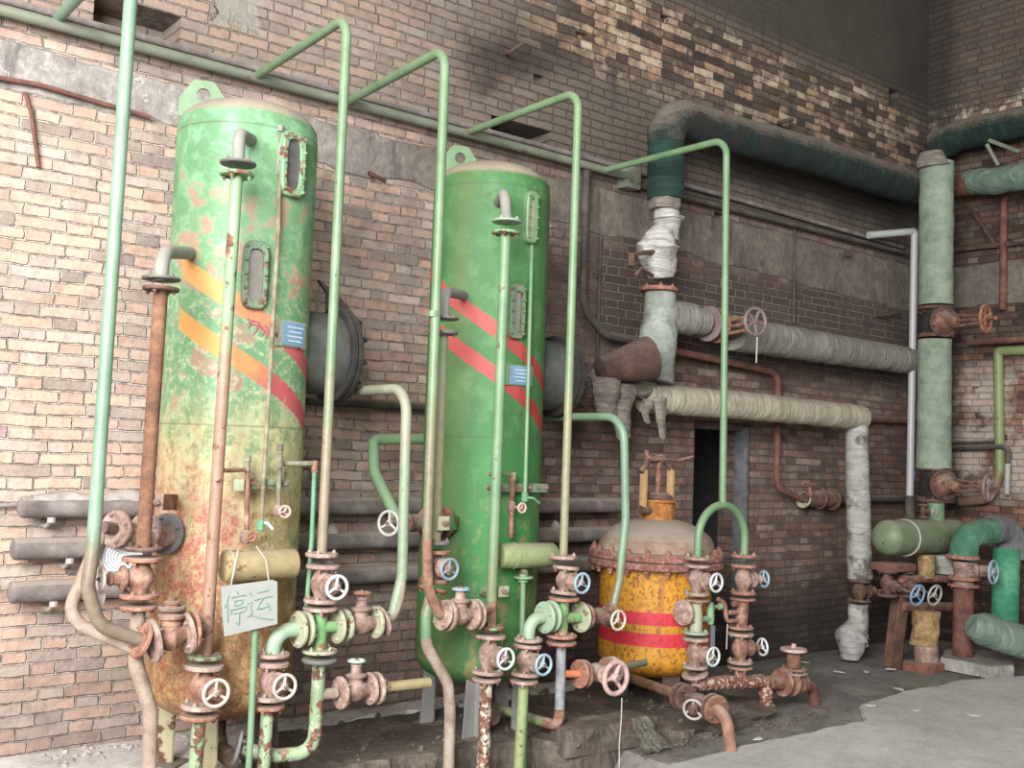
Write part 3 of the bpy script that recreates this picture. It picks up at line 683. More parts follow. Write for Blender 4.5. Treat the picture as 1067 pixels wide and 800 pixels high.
# daylight: big opening to the left behind the viewer, plus a weak even world and a second area light
w = bpy.data.worlds.new('world'); SC.world = w; w.use_nodes = True
bg = w.node_tree.nodes['Background']; bg.inputs[0].default_value = S(226, 232, 240); bg.inputs[1].default_value = .26
def area(name, loc, tgt, sx, sy, e, col):
    l = bpy.data.lights.new(name, 'AREA'); l.shape = 'RECTANGLE'; l.size = sx; l.size_y = sy; l.energy = e; l.color = col
    o = bpy.data.objects.new(name, l); C.objects.link(o); o.location = loc
    o.rotation_euler = (V3(tgt)-V3(loc)).to_track_quat('-Z', 'Y').to_euler(); return o
area('daylight_from_gateway', (-3.0,-6.2,3.9), (2.8,-.5,1.9), 4.2, 3.6, 1950, (1.0, .99, .985))
area('area_light_high_behind', (4.5,-8.8,5.6), (6.0,0,1.8), 7, 2, 230, (.97, .985, 1.0))  # wide weak area light high behind the viewer, aimed at the right half
SC.view_settings.view_transform = 'Standard'; SC.view_settings.look = 'None'; SC.view_settings.exposure = 0; SC.view_settings.gamma = 1
SC.view_settings.use_curve_mapping = False

# ------------------------------------------------------------------ wall pipes
TD = .04
hz = 3.85
tag((lambda b: (tube(b, [V3((-.6,-.10,hz)), V3((5.62,-.10,hz))], .030), OB('header_pipe', b, M['graygreen']))[1])(BM()), 'long grey green header pipe along the wall above the two tall tanks', 'pipe')
tag((lambda b: (tube(b, [V3((-.6,-.045,hz+.075)), V3((5.7,-.045,hz+.075)), V3((7,-.045,hz+.07)), V3((9.5,-.045,hz+.04))], .019), OB('wall_pipe', b, M['wall_pipe']))[1])(BM()), 'thin grey pipe running just above and behind the green header pipe', 'pipe')
r_ = T('header_bracket', 'grey steel end plate where the green header pipe stops', 'bracket', V3((5.62,-.06,hz-.1)))
bm = BM(); box(bm, V3((5.66,-.055,hz)), EX, EY, EZ, .16, .11, .17, .01); OB('plate', bm, M['graygreen'], r_)
for dx in (-.04, .05): bm = BM(); hexbolt(bm, V3((5.66+dx,-.11,hz-.03)), V3((0,-1,0)), .014, .014); OB('bolt', bm, M['castiron'], r_)
pipe('wall_pipe', 'dark pipe continuing to the corner beyond the header end plate', 'pipe', [V3((5.7,-.07,hz-.04)), V3((9.55,-.07,hz-.02))], .02, M['dark_pipe'])
pipe('wall_pipe', 'short red brown pipe lying along the rendered band, upper left', 'pipe', [P(-30,76,-.05), P(40,88,-.05), P(156,122,-.05)], .013, M['brown_pipe'])
pipe('wall_hook', 'bent rusty flat iron hanging on the brick wall, upper left', 'hook', [P(26,96,-.03), P(33,120,-.02), P(40,174,-.03)], .010, M['brown_pipe'])
# heating pipes behind the tanks, closed at their left ends
for (pxl, yl, Z, lb) in ((22, 523, 1.335, 'topmost of the three fat grey heating pipes low on the wall, heaped with dust'), (14, 571, 1.125, 'middle one of the three fat grey heating pipes low on the wall'), (11, 617, .91, 'lowest of the three fat grey heating pipes low on the wall')):
    x0 = P(pxl, yl, -.14).x
    t = T('heating_pipe', lb, 'pipe', V3((x0,-.14,Z-.06)), 'heating pipes low on the wall')
    bm = BM(); tube(bm, [V3((x0+.01,-.14,Z)), V3((5.6,-.14,Z))], .056, 20); OB('pipe_run', bm, M['wall_pipe'], t)
    bm = BM(); lathe(bm, V3((x0+.012,-.14,Z)), V3((-1,0,0)), [(.056,0), (.052,.012), (.035,.022), (0,.027)], 20); OB('end_cap', bm, M['wall_pipe'], t)
    if Z > 1.3:
        bm = BM(); n = 46
        for i in range(n):
            pass
        rows = []
        for i in range(n+1):
            x = x0+.05+(.9)*i/n; hh = .012+.035*max(0, mnoise.noise(V3((x*6, 0, 0)))+.5)*min(1, i/5, (n-i)/5)
            rows.append([bm.verts.new((x, -.14+.05*math.cos(a), Z+.035+(hh+.012)*math.sin(a)+.006*mnoise.noise(V3((x*30, a*3, 0))))) for a in [PI*k/8 for k in range(9)]])
        for A, B in zip(rows, rows[1:]):
            for k in range(8): bm.faces.new((A[k], A[k+1], B[k+1], B[k]))
        OB('dust_heap', bm, M['dustpile'], t)
    if Z < 1.3:
        for cx in (3.02, 3.16, 4.95):
            bm = BM(); lathe(bm, V3((cx,-.14,Z+.045)), EZ, [(.05,0), (.035,.025), (.018,.05), (0,.06)], 12, .3, 20); OB('dust_heap', bm, M['dustpile'], t)
    for pxb in ((51, 536) if Z > 1.3 else (53, 626) if Z < 1 else (70, 580),):
        bx = P(pxb[0], pxb[1], -.14).x
        bm = BM(); tube(bm, [V3((bx,0,Z-.10)), V3((bx,-.12,Z-.10)), V3((bx,-.20,Z-.06))], .012, 8); lathe(bm, V3((bx,-.19,Z-.075)), EZ, [(.02,0), (.02,.025)], 8); OB('hook_bracket', bm, M['wheel_grey'], t)
pipe('wall_pipe', 'thin grey pipe entering from the left edge beside the topmost heating pipe', 'pipe', [P(-20,527,-.05), P(26,526,-.05)], .011, M['wall_pipe'])
pipe('wall_pipe', 'dark dusty pipe on the wall between the two green tanks', 'pipe', [P(318,417,-.08), P(600,432,-.08)], .03, M['dark_pipe'])
# stubs and irons let into the wall
pipe('wall_stub', 'bent dark iron bracket in the band right of the first tank', 'bracket', [P(385,180,0), P(385,180,-.14), P(402,189,-.16)], .014, M['sheet'], .03)
pipe('wall_stub', 'rusty iron rod sticking out of the brick high above the second tank', 'bracket', [P(528,56,0), P(528,56,-.10), P(545,45,-.16)], .012, M['sheet'], .03)
pipe('wall_stub', 'small iron stub in the rendered band above the grey wrapped pipe', 'bracket', [P(884,264,.01), P(884,264,-.12)], .028, M['sheet'])
pipe('wall_stub', 'black iron stub in the sooty brick above the dark green main', 'bracket', [P(812,128,.01), P(812,128,-.10), P(826,124,-.14)], .02, M['sheet'], .03)
pipe('wall_rod', 'thin pointed rod on the wall left of the grey plastic pipe', 'rod', [P(915,329,0), P(915,329,-.06), P(938,327,-.08)], .012, M['sheet'], .02)

# ------------------------------------------------------------------ tall green tanks
def tank(cx, cy, label, second):
    r = .36; t = T('pressure_tank', label, 'tank', V3((cx,cy,0)), None)
    bm = BM(); prof = []
    zb, zt = .49, 3.27
    for k in range(9): a = PI/2*(1-k/8); prof.append((r*math.cos(a), zb-.18*math.sin(a)))
    prof += [(r, zb+ (zt-zb)*k/20) for k in range(1, 20)]
    for k in range(9): a = PI/2*k/8; prof.append((r*math.cos(a)**.9, zt+.035*min(1, k)+.165*math.sin(a)))
    prof[0] = (0, prof[0][1]); prof[-1] = (0, prof[-1][1])
    lathe(bm, V3((cx,cy,0)), EZ, prof, 72); OB('shell', bm, tank_paint('green tank paint'+(' second' if second else ''), second), t)
    # lifting lugs
    for ang, rr in ((110, .22), (-8, .24)):
        a = math.radians(ang); c = (P(480,152,cy+.06) if second else P(213,84,cy+.06))-EZ*.19
        if ang != 110: c = V3((cx+.20, cy+.22, zt-.02))
        bm = BM(); u = V3((.93,-.37,0)); o = [(-.12,-.02), (.12,-.02), (.12,.09), (.05,.19), (-.05,.19), (-.12,.09)]
        vo = [c+u*p[0]+EZ*p[1] for p in o]; hc = c+EZ*.115
        nn = V3((.37,.93,0))*.016; N = 24
        def outl(k):
            a = 2*PI*k/N; d = V3((math.cos(a), math.sin(a), 0)); best = None
            for i in range(6):
                x1, y1 = o[i][0], o[i][1]-.115; x2, y2 = o[(i+1) % 6][0], o[(i+1) % 6][1]-.115
                den = d.x*(y2-y1)-d.y*(x2-x1)
                if abs(den) < 1e-9: continue
                s = (x1*(y2-y1)-y1*(x2-x1))/den; w = (x1*d.y-y1*d.x)/den
                if s > 0 and -.001 <= w <= 1.001: best = s if best is None else min(best, s)
            return d*best
        O1, I1, O2, I2 = [], [], [], []
        for k in range(N):
            q = outl(k); a = 2*PI*k/N
            for Ls, off in ((O1, 0), (O2, 1)): Ls.append(bm.verts.new(hc+u*q.x+EZ*q.y+nn*off))
            for Ls, off in ((I1, 0), (I2, 1)): Ls.append(bm.verts.new(hc+u*.034*math.cos(a)+EZ*.034*math.sin(a)+nn*off))
        for k in range(N):
            j = (k+1) % N
            for A, B in ((O1, I1), (I1, I2), (I2, O2), (O2, O1)): bm.faces.new((A[k], A[j], B[j], B[k]))
        OB('lifting_lug', bm, M['leaf4'], t)
    # manway on the right with its cover and davit
    mc = V3((cx,cy+.02,2.20))
    bm = BM(); lathe(bm, mc+EX*.25, EX, [(.225,0), (.225,.30)], 32); m = OB('manway', bm, M['manway'], t)
    bm = BM(); disc(bm, mc+EX*.55, EX, .265, .03); c_ = OB('cover_flange', bm, M['fl_black'], t, m)
    bm = BM(); disc(bm, mc+EX*.585, EX, .265, .03); OB('cover', bm, M['fl_black'], t, m)
    for k in range(12):
        a = 2*PI*k/12+.2; q = mc+EX*.615+V3((0, math.cos(a), math.sin(a)))*.235
        bm = BM(); hexbolt(bm, q, EX, .018, .022); OB('bolt', bm, M['fl_black'], t, m)
    if not second:
        bm = BM(); prism(bm, [mc+V3((.50, -.04, .24)), mc+V3((.50,-.04,.33)), mc+V3((.44,-.04,.40)), mc+V3((.52,-.04,.36)), mc+V3((.60,-.04,.30)), mc+V3((.66,-.04,.24))], V3((0,.03,0))); OB('hinge_arm', bm, M['sheet'], t, m)
    # legs: angle irons flaring to a base plate
    for ang in (236, 312, 20, 128):
        a = math.radians(ang); d = V3((math.cos(a), math.sin(a), 0)); s = V3((-d.y, d.x, 0))
        p0 = V3((cx,cy,0))+d*.235; lm = M['leg1'] if not second else M['leg2']
        bm = BM()
        for sg in (-1, 1):
            n_ = (d*.7+s*sg*.7)
            vs = [p0+EZ*.06, p0+EZ*.47, p0+EZ*.47+n_*.075, p0+EZ*.06+n_*.10]
            prism(bm, vs, (d*.7-s*sg*.7)*.010)
        l = OB('leg', bm, lm if ang in (236, 128) else M['leg3'] if not second else lm, t)
        bm = BM(); box(bm, p0+d*.03+EZ*.05, d, s, EZ, .17, .17, .02, .003); OB('base_plate', bm, M['leg3'], t, l)
    # outlet under the dished bottom
    bm = BM(); pts = fillet([V3((cx,cy,.34)), V3((cx,cy,.16)), V3((cx-.02,cy-.24,.16))], .1); tube(bm, pts, .045)
    OB('outlet', bm, M['valve_dark'], t)
    return t
t1 = tank(2.25, -.70, 'taller looking green pressure tank in front, lower half rusted, yellow and red bands', False)
t2 = tank(3.86, -.70, 'clean green pressure tank in the middle with two red slanting bands', True)
CYL = {1: (2.25, -.70), 2: (3.86, -.70), 3: (5.40, -.70)}
def S2(k, px, py, off=0, r=.36):
    """point of tank k's wall (offset outwards) seen at a pixel, and the outward normal"""
    cx, cy = CYL[k]; d = ray(px, py); o = CAM; rr = r+off
    a = d.x**2+d.y**2; bx, by = o.x-cx, o.y-cy; b = 2*(bx*d.x+by*d.y); c = bx*bx+by*by-rr*rr
    t = (-b-math.sqrt(max(0, b*b-4*a*c)))/(2*a); p = o+d*t
    return p, V3((p.x-cx, p.y-cy, 0)).normalized()
def sight_glass(t, k, px, py, w, h, gl, fm, name='sight_glass'):
    p, nn = S2(k, px, py); u = EZ.cross(nn).normalized()
    bm = BM(); N = 28
    def oval(a_, b_, off): 
        out = []
        for i in range(N):
            a = 2*PI*i/N; x, y = math.cos(a), math.sin(a); sx = a_*(1 if x > 0 else -1)*abs(x)**.45; sy = b_*(1 if y > 0 else -1)*abs(y)**.45
            out.append(bm.verts.new(p+u*sx+EZ*sy+nn*off))
        return out
    L = [oval(w/2, h/2, -.03), oval(w/2, h/2, .034), oval(w/2-.006, h/2-.006, .04), oval(w/2-.026, h/2-.04, .04), oval(w/2-.028, h/2-.042, .022)]
    for A, B in zip(L, L[1:]):
        for i in range(N): bm.faces.new((A[i], A[(i+1) % N], B[(i+1) % N], B[i]))
    bm.faces.new(L[0][::-1]); f = OB(name, bm, fm, t)
    bm = BM(); g_ = [bm.verts.new(p+u*(w/2-.022)*sx+EZ*(h/2-.036)*sy+nn*.022) for sx, sy in ((-1,-1), (1,-1), (1,1), (-1,1))]; bm.faces.new(g_)
    g2 = [bm.verts.new(v.co-nn*.012) for v in g_]; bm.faces.new(g2[::-1])
    for i in range(4): bm.faces.new((g_[i], g_[(i+1) % 4], g2[(i+1) % 4], g2[i]))
    OB('glass', bm, gl, t, f)
    for i in range(5):
        for sx in (-1, 1):
            bm = BM(); hexbolt(bm, p+u*sx*(w/2-.013)+EZ*(h/2-.03)*(i-2)/2+nn*.04, nn, .009, .01); OB('bolt', bm, fm, t, f)
sight_glass(t1, 1, 265, 287, .125, .335, M['glass'], M['gauge_green'])
sight_glass(t1, 1, 302, 172, .145, .33, M['darkglass'], M['valve_green'])
sight_glass(t2, 2, 537, 325, .10, .32, M['glass'], M['gauge_green'])
sight_glass(t2, 2, 551, 227, .09, .31, M['plate_rust'], M['leaf4'])
def nameplate(t, k, px, py, w, h):
    p, nn = S2(k, px, py, .004); u = EZ.cross(nn).normalized()
    bm = BM(); box(bm, p, u, nn, EZ, w*1.35, .008, h*1.1, .002); b_ = OB('nameplate_back', bm, M['cream_flange'] if k == 1 else M['leaf4'], t)
    bm = BM(); box(bm, p+nn*.007+u*.012, u, nn, EZ, w, .006, h, .002); q = OB('nameplate', bm, M['plate_blue'], t)
    bm = BM()
    for i in range(4): box(bm, p+nn*.0105+u*(.012+w*.05)+EZ*(h*.28-h*.19*i), u, nn, EZ, w*(.7-.12*(i % 2)), .001, h*.05)
    OB('nameplate_lines', bm, M['plate_white'], t, q)
nameplate(t1, 1, 303, 348, .16, .12); nameplate(t2, 2, 540, 391, .15, .11)
def clampbar(t, k, px, py, px2, w=.075):
    """flat iron welded to the shell that holds a riser, with a bolted pad at its end"""
    p, nn = S2(k, px, py, -.01); e = P(px2, py, -1.20)
    d = (e-p).normalized(); s = EZ.cross(d).normalized()
    bm = BM(); box(bm, (p+e)/2, d, s, EZ, (e-p).length, .012, w, .002); c = OB('clamp_bar', bm, M['valve_rust'] if k == 1 else M['valve_green'], t)
    bm = BM(); box(bm, e, EX, EY, EZ, .075, .016, w, .003); OB('clamp_pad', bm, M['fl_dusty'] if k == 1 else M['cream_flange'], t, c)
    bm = BM(); hexbolt(bm, e-EY*.008, -EY, .016, .02); OB('bolt', bm, M['castiron'], t, c)
clampbar(t1, 1, 184, 523, 161); clampbar(t2, 2, 478, 545, 462); clampbar(t2, 2, 500, 616, 524, .06)
# faint red brush marks on the first tank
bm = BM()
for st in ([(258,332),(262,337),(259,342)], [(262,334),(270,336),(268,343),(264,349)], [(270,337),(276,345),(273,350)], [(276,339),(280,344),(277,352)], [(280,347),(286,350),(283,357)], [(259,337),(268,339),(276,345),(287,352)]):
    tube(bm, [S2(1, x, y, .001)[0] for x, y in st], .0045, 6)
OB('brush_marks', bm, M['red_ink'], t1)

# ------------------------------------------------------------------ what stands in front of the first tank
Y1 = -1.25
def G(p, z=None): return V3((p.x, p.y, z if z is not None else -.012-.21*pit(p.x, p.y)))
def riser(x, z0, z1, y=Y1): return [V3((x, y, z0)), V3((x, y, z1))]
DN = -EY
# supply gooseneck at the far left
x = 1.395; zj = P(97,570).z
pipe('gooseneck_pipe', 'tallest mint green pipe at the far left, brown at its foot', 'pipe',
     [V3((x+.03,-.10,hz+.04)), V3((x+.03,-1.28,hz+.04)), P(97,570,-1.28), P(91,612,-1.28), P(103,652,-1.28), P(150,668,-1.28)], .029, M['mint'], [0,.12,.3,.12,.12,0], ends=(1,), ft=.02, fmat=M['fl_rust'], seg=18)
valve(P(157,668,-1.28), P(197,658,-1.28), EZ, P(172,634,-1.28).z-P(176,663,-1.28).z, .062, M['valve_rust'], M['castiron'], 'rusty valve with a flat round cap lying level, left of the hanging sign', fr=.095, ft=.022, fmat=M['fl_dusty'], rim=.012)
# overflow elbow and rusted riser, left face
Ya = -1.20
t = pipe('riser_pipe', 'orange brown rusted riser with a grey elbow at the left of the first tank', 'pipe',
     [P(168,299,Ya), P(149,574,Ya)], .032, M['rustpipe'], ends=(0, 1), fmat=M['valve_dark'], seg=18, base=P(149,574,Ya))
bm = BM(); p_, n_ = S2(1, 200, 264, -.02); tube(bm, fillet([p_, P(168,262,Ya), P(168,293,Ya)], .12), .032, 18); OB('elbow', bm, M['elbow_grey'], t)
flange(t, P(168,292,Ya), EZ, .085, .014, M['fl_dark'])
valve(P(148,580,Ya), P(145,623,Ya), -EX, .17, .058, M['valve_rust'], M['wheel_cream'], 'rusty valve with a cream wheel turned to the left wall, below the orange brown riser', fmat=M['fl_rust'], fr=.085)
tag((lambda b: (prism(b, [P(103,619,-1.2), P(110,619,-1.2), P(109,628,-1.2), P(104,634,-1.2)], V3((0,.012,0))), OB('rag_strip', b, M['paper']))[1])(BM()), 'scrap of white tape hanging from the cream wheel at the left', 'tape')
pipe('drain_pipe', 'pale bare pipe curving down at the lower left of the first tank', 'pipe', [P(144,630,-1.19), P(141,690,-1.19), P(157,742,-1.19), G(P(158,800,-1.19))], .033, M['bare_pale'], .2, ends=(0,), fmat=M['fl_rust'], fr=.085, seg=18)
# side nozzle valve behind the riser
t = T('angle_valve', 'dusty valve and flange on the left side of the first tank behind the riser', 'valve', P(146,590,-.85))
q0, q1 = V3((1.99,-.78,P(145,560,-.85).z)), V3((1.73,-.95,P(145,560,-.85).z))
bm = BM(); tube(bm, [q0, q1, P(122,552,-1.02)], .055, 18); OB('valve_body', bm, M['valve'], t)
for px, rr, pr in ((150, .10, .0), (137, .09, 0), (121, .085, 0)):
    d = (P(121,551,-1.02)-q0).normalized(); q = q0.lerp(P(119,551,-1.02), (160-px)/41.0)
    flange(t, q, d, rr, .022, M['fl_dusty'] if px < 150 else M['fl_dark'], 4)
bm = BM(); tube(bm, [P(119,551,-1.02), P(108,549,-1.05)], .028, 12); OB('stem', bm, M['castiron'], t)
bm = BM(); q = P(126,580,-.98); d = (CAM-q).normalized()
for k in range(6): ring(bm, q, d, .022+.013*k, .0065, 28, 6)
disc(bm, q+d*-.006, d, .095, .006); tag(OB('ribbed_disc', bm, M['wheel_white']), 'white ribbed disc behind the cream wheel at the left', 'disc')
pipe('vent_pipe', 'pale green bent pipe behind the foot of the mint gooseneck', 'pipe', [P(108,552,-.95), P(94,582,-1.0), P(72,635,-1.1), P(84,652,-1.15), P(122,668,-1.2), P(139,676,-1.22)], .027, M['bare_pale'], .1, seg=16)

# middle riser with outlet elbow at the top
Yc = -1.22
xt, xb = P(247,180,Yc), P(214,686,Yc)
t = pipe('riser_pipe', 'riser in front of the first tank, green above and rusty red below', 'pipe', [P(247,180,Yc), xb], .029, M['riser1'], ends=(0, 1), fmat=M['valve_green'], seg=18, base=xb)
bm = BM(); p_, n_ = S2(1, 262, 146, -.02); tube(bm, fillet([p_, P(249,139,Yc), P(248,170,Yc)], .07), .030, 18); OB('elbow', bm, M['elbow_grey'], t)
flange(t, P(248,172,Yc), EZ, .085, .014, M['fl_dark'])
bm = BM(); tube(bm, [P(202,657,-1.28), P(216,656,Yc)], .030, 16); OB('branch', bm, M['valve_rust'], t)
flange(t, P(199,658,-1.28), EX, .09, .016, M['fl_rust'])
valve(P(213,692,Yc), P(209,738,Yc), DN, .155, .066, M['valve_rust'], M['wheel_cream'], 'rusty valve with a cream wheel in front of the first tank, under the red riser', fmat=M['fl_dusty'], fr=.088, ft=.022)
pipe('drain_pipe', 'flaking green pipe going to the ground below the first tank riser valve', 'pipe', [P(208,744,Yc), G(P(202,800,Yc))], .031, M['stack_green'], 0, ends=(0,), fmat=M['fl_rust'], fr=.088)

# gauge pipes on the right front of the first tank
t = T('level_gauge', 'thin gauge pipes and small cocks on a green bar, front of the first tank', 'gauge', P(275,550,-1.05))
Yg = -1.18
a0 = S2(1, 283, 142, -.02)[0]
bm = BM(); tube(bm, fillet([a0, P(292,139,-1.06), P(292,156,-1.06), P(290,240,-1.10), P(272,547,Yg)], .02), .0115, 10); OB('gauge_pipe', bm, M['gauge'], t)
bm = BM(); lathe(bm, P(292,137,-1.06), EZ, [(.016,0), (.016,.03)], 10); lathe(bm, P(292,150,-1.06), -EZ, [(.017,0), (.017,.16)], 10); OB('union', bm, M['elbow_grey'], t)
bm = BM(); box(bm, P(272,504,Yg+.03), EX, EY, EZ, .29, .012, .045, .002); g_ = OB('gauge_bar', bm, M['gauge_green'], t)
for px in (249, 261, 282, 297): bm = BM(); hexbolt(bm, P(px,504,Yg+.024), DN, .012, .014); OB('bolt', bm, M['castiron'], t, g_)
bm = BM(); box(bm, P(248,505,Yg+.0), EX, EY, EZ, .05, .03, .055, .003); OB('block', bm, M['cream_flange'], t)
bm = BM(); tube(bm, [P(258,476,Yg), P(257,566,Yg)], .013, 10); tube(bm, [P(234,490,Yg-.05), P(258,489,Yg)], .011, 10); OB('gauge_pipe', bm, M['valve_rust'], t)
bm = BM(); lathe(bm, P(258,474,Yg), -EZ, [(.014,0), (.02,.004), (.02,.03), (.015,.034), (.015,.05), (.02,.054), (.02,.075)], 8); OB('union', bm, M['gauge'], t)
bm = BM(); lathe(bm, P(256,552,Yg), -EZ, [(.016,0), (.026,.01), (.026,.05), (.016,.065)], 10); OB('cock_body', bm, M['valve'], t)
handwheel(t, P(262,559,Yg-.06), DN, .026, M['wheel_rust'], rim=.006)
bm = BM(); tube(bm, [P(258,559,Yg), P(262,559,Yg-.06)], .008, 8); OB('stem', bm, M['valve'], t)
bm = BM(); tube(bm, [P(292,464,Yg), P(290,528,Yg)], .0125, 10); OB('gauge_pipe', bm, M['gauge'], t)
bm = BM(); lathe(bm, P(292,462,Yg), -EZ, [(.012,0), (.018,.004), (.018,.028), (.013,.032), (.013,.055), (.02,.06), (.02,.12)], 8); OB('union', bm, M['gauge'], t)
bm = BM(); lathe(bm, P(290,526,Yg), -EZ, [(.014,0), (.024,.01), (.024,.045), (.014,.055)], 10); OB('cock_body', bm, M['valve'], t)
bm = BM(); tube(bm, [P(290,533,Yg), P(297,533,Yg-.06)], .009, 8); OB('stem', bm, M['valve'], t)
handwheel(t, P(297,533,Yg-.06), DN, .033, M['wheel_pink'], rim=.006, ph=.2)
bm = BM(); lathe(bm, P(272,541,Yg), -EZ, [(.013,0), (.02,.004), (.02,.05), (.014,.055)], 8); OB('drain_cock', bm, M['darkgreen'], t)
bm = BM(); tube(bm, [P(274,544,Yg), P(279,545,Yg-.03), P(284,551,Yg-.03)], .008, 8); OB('lever', bm, M['wheel_white'], t)
pipe('gauge_line', 'thin pipe bending from the gauge of the first tank into a dark green drop', 'pipe', [P(294,483,-1.16), P(328,483,-1.16), P(325,560,-1.16), P(320,625,-1.16), P(318,650,-1.16)], .012, M['darkgreen'], .015,
     extra=[('joint', [P(294,483,-1.16), P(326,483,-1.16)], .0125, M['gauge'], 0), ('elbow', [P(328,480,-1.16), P(328,492,-1.16)], .017, M['valve_rust'], 0)])
# float chamber and its card
t = T('float_chamber', 'cream streaked cylinder lying across the foot of the first tank above the sign', 'cylinder', P(268,605,-1.14))
a, b = P(232,590,-1.16), P(306,587,-1.16); d = (b-a).normalized()
bm = BM(); lathe(bm, a, d, [(.060,0), (.072,.008), (.074,.02), (.074,(b-a).length-.01), (.070,(b-a).length)], 32); OB('chamber', bm, M['cyl_cream'], t)
bm = BM(); lathe(bm, a+d*.02, d, [(.077,0), (.077,.012)], 32); OB('weld_band', bm, M['cream_flange'], t)
bm = BM(); tube(bm, [P(275,598,-1.14), P(274,622,-1.14)], .03, 12); tube(bm, [P(262,590,-1.1), P(262,590,-1.03)], .04, 12); OB('nozzle', bm, M['valve_rust'], t)
t = T('hanging_sign', 'white board with two brushed characters hung by wires below the cream cylinder', 'sign', P(261,660,-1.33))
ys = -1.335
cs = [P(231,611,ys), P(284,604,ys), P(289,606,ys), P(289,650,ys), P(234,663,ys), P(232,640,ys)]
bm = BM(); prism(bm, cs, V3((0,.006,0))); OB('board', bm, M['white_card'], t)
def strokes(sts, r):
    bm = BM()
    for st in sts:
        pts = [P(*map(float, q), ys-.003) for q in st]
        tube(bm, resample(pts, .01), r, 6)
    return bm
# 停
s1 = [[(238,620),(235.5,628),(233.5,633)], [(236.5,627),(236.8,640),(237,648)], [(246,616),(248,619)], [(241,622.5),(247,621),(255.5,619.5)], [(244,626),(244.5,631),(251,629.5),(252.5,624.5),(244,626)], [(240.5,640),(240,635.5),(248,633.5),(256.5,631.5),(255,636)], [(243.5,639),(249,638),(253.5,637)], [(248.7,638),(249,645),(248.6,651),(245.6,648.5)]]
# 运
s2 = [[(268,617.5),(274,616),(280,614.5)], [(265,625),(273,623),(283.5,620.5)], [(273.5,623.5),(269.5,629.5),(267.5,634.5),(273,633.5),(280,631)], [(277,627.5),(279.5,631),(281.5,635.5)], [(259.5,617.5),(262,620.5)], [(257.5,629),(262,627),(260.5,633.5),(262.5,638),(258,641.5)], [(258,642),(263,641),(272,644),(284.5,645)]]
OB('lettering', strokes(s1+s2, .0030), M['ink'], t)
bm = BM(); tube(bm, [P(248,573,-1.24), P(245,590,-1.26), P(240,612,ys)], .0028, 6); OB('wire', bm, M['wire'], t)
bm = BM(); tube(bm, [P(267,569,-1.24), P(277,583,-1.26), P(280,605,ys)], .0028, 6); OB('wire', bm, M['wire'], t)
pipe('green_rod', 'thin bright green upright pipe under the sign of the first tank', 'pipe', [P(266,655,-1.30), P(261,770,-1.30), G(P(258,800,-1.30))], .0155, M['stickgreen'], 0)

# gooseneck riser with the big valve group at its foot
xg = 2.50
pipe('gooseneck_pipe', 'tall gooseneck pipe right of the first tank, green going to rust below', 'pipe', [V3((xg+.04,-.10,hz+.01)), V3((xg,-1.25,hz)), V3((xg,-1.25,P(335,580).z))], .0245, M['leaf'], .11, ends=(1,), ft=.02, fmat=M['fl_dusty'], seg=18)
V = P
valve(V(337,588), V(334,628), DN, .15, .062, M['valve'], M['wheel_white'], 'valve with a white wheel at the top of the group right of the first tank', fmat=M['fl_dusty'], fr=.083)
def cross(name, label, top, bot, left, right, r, mat, fl_l, fl_r, fl_b, fl_t, frr=.085):
    c = V3((top.x, top.y, left.z)) if left else V3((top.x, top.y, right.z))
    t = T(name, label, 'pipe fitting', bot)
    bm = BM(); tube(bm, [top, bot], r, 20); OB('barrel', bm, mat, t)
    if fl_t: flange(t, top, -EZ, frr, .018, fl_t)
    if fl_b: flange(t, bot, EZ, frr, .018, fl_b)
    for e, m, s in ((left, fl_l, 1), (right, fl_r, -1)):
        if e is None: continue
        bm = BM(); q = V3((top.x, top.y, e.z)); tube(bm, [q, e], r*.9, 18); OB('branch', bm, mat, t)
        flange(t, e, (q-e).normalized(), frr, .018, m)
    return t
cross('pipe_cross', 'chipped green cross fitting with flanges between the valves right of the first tank', V(334,632), V(333,680), V(317,655), V(353,652), .032, M['cross_green'], M['cream_flange'], M['cream_flange'], M['cream_flange'], M['fl_dusty'])
t = T('pipe_elbow', 'pale green flanged elbow at the left of the cross fitting', 'pipe fitting', V(284,684))
bm = BM(); tube(bm, fillet([V(313,655.5), V(286,657), V(284,684)], .085), .036, 20); OB('elbow', bm, M['pale_green'], t)
flange(t, V(313,655.5), -EX, .088, .02, M['cream_flange']); flange(t, V(284,684), EZ, .08, .018, M['fl_dusty'])
valve(V(283.5,689), V(280,729), DN, .15, .062, M['valve'], M['wheel_cream'], 'valve with a cream wheel under the pale green elbow', fmat=M['fl_dusty'], fr=.08, ft=.022)
pipe('drain_pipe', 'flaking green pipe dropping to the ground below the pale green elbow', 'pipe', [V(279,734), G(V(273,800))], .031, M['stack_green'], 0, ends=(0,), fmat=M['fl_rust'])
valve(V(358,651.5), V(393,648), EZ, V(376,618).z-V(376,650).z, .047, M['valve'], M['wheel_rust'], 'valve with a rusty level wheel right of the green cross fitting', fmat=M['cream_flange'], fr=.08)
zt = V(427,405).z
pipe('bypass_pipe', 'worn pale bypass pipe arching from the wall behind the first tank to the cross valve', 'pipe', [V3((V(427,405).x-.01,-.1,zt)), V3((V(424,405).x,-1.25,zt)), V(419,600), V(409,642), V(397,647.5)], .0275, M['bypass'], [0,.13,.16,.05,0], ends=(1,), ft=.014, fmat=M['fl_dusty'], seg=18,
     extra=[('lower_bend', [V(417.5,606), V(416,622), V(409,642), V(400,647.5)], .0285, M['bare_pale'], .06)])
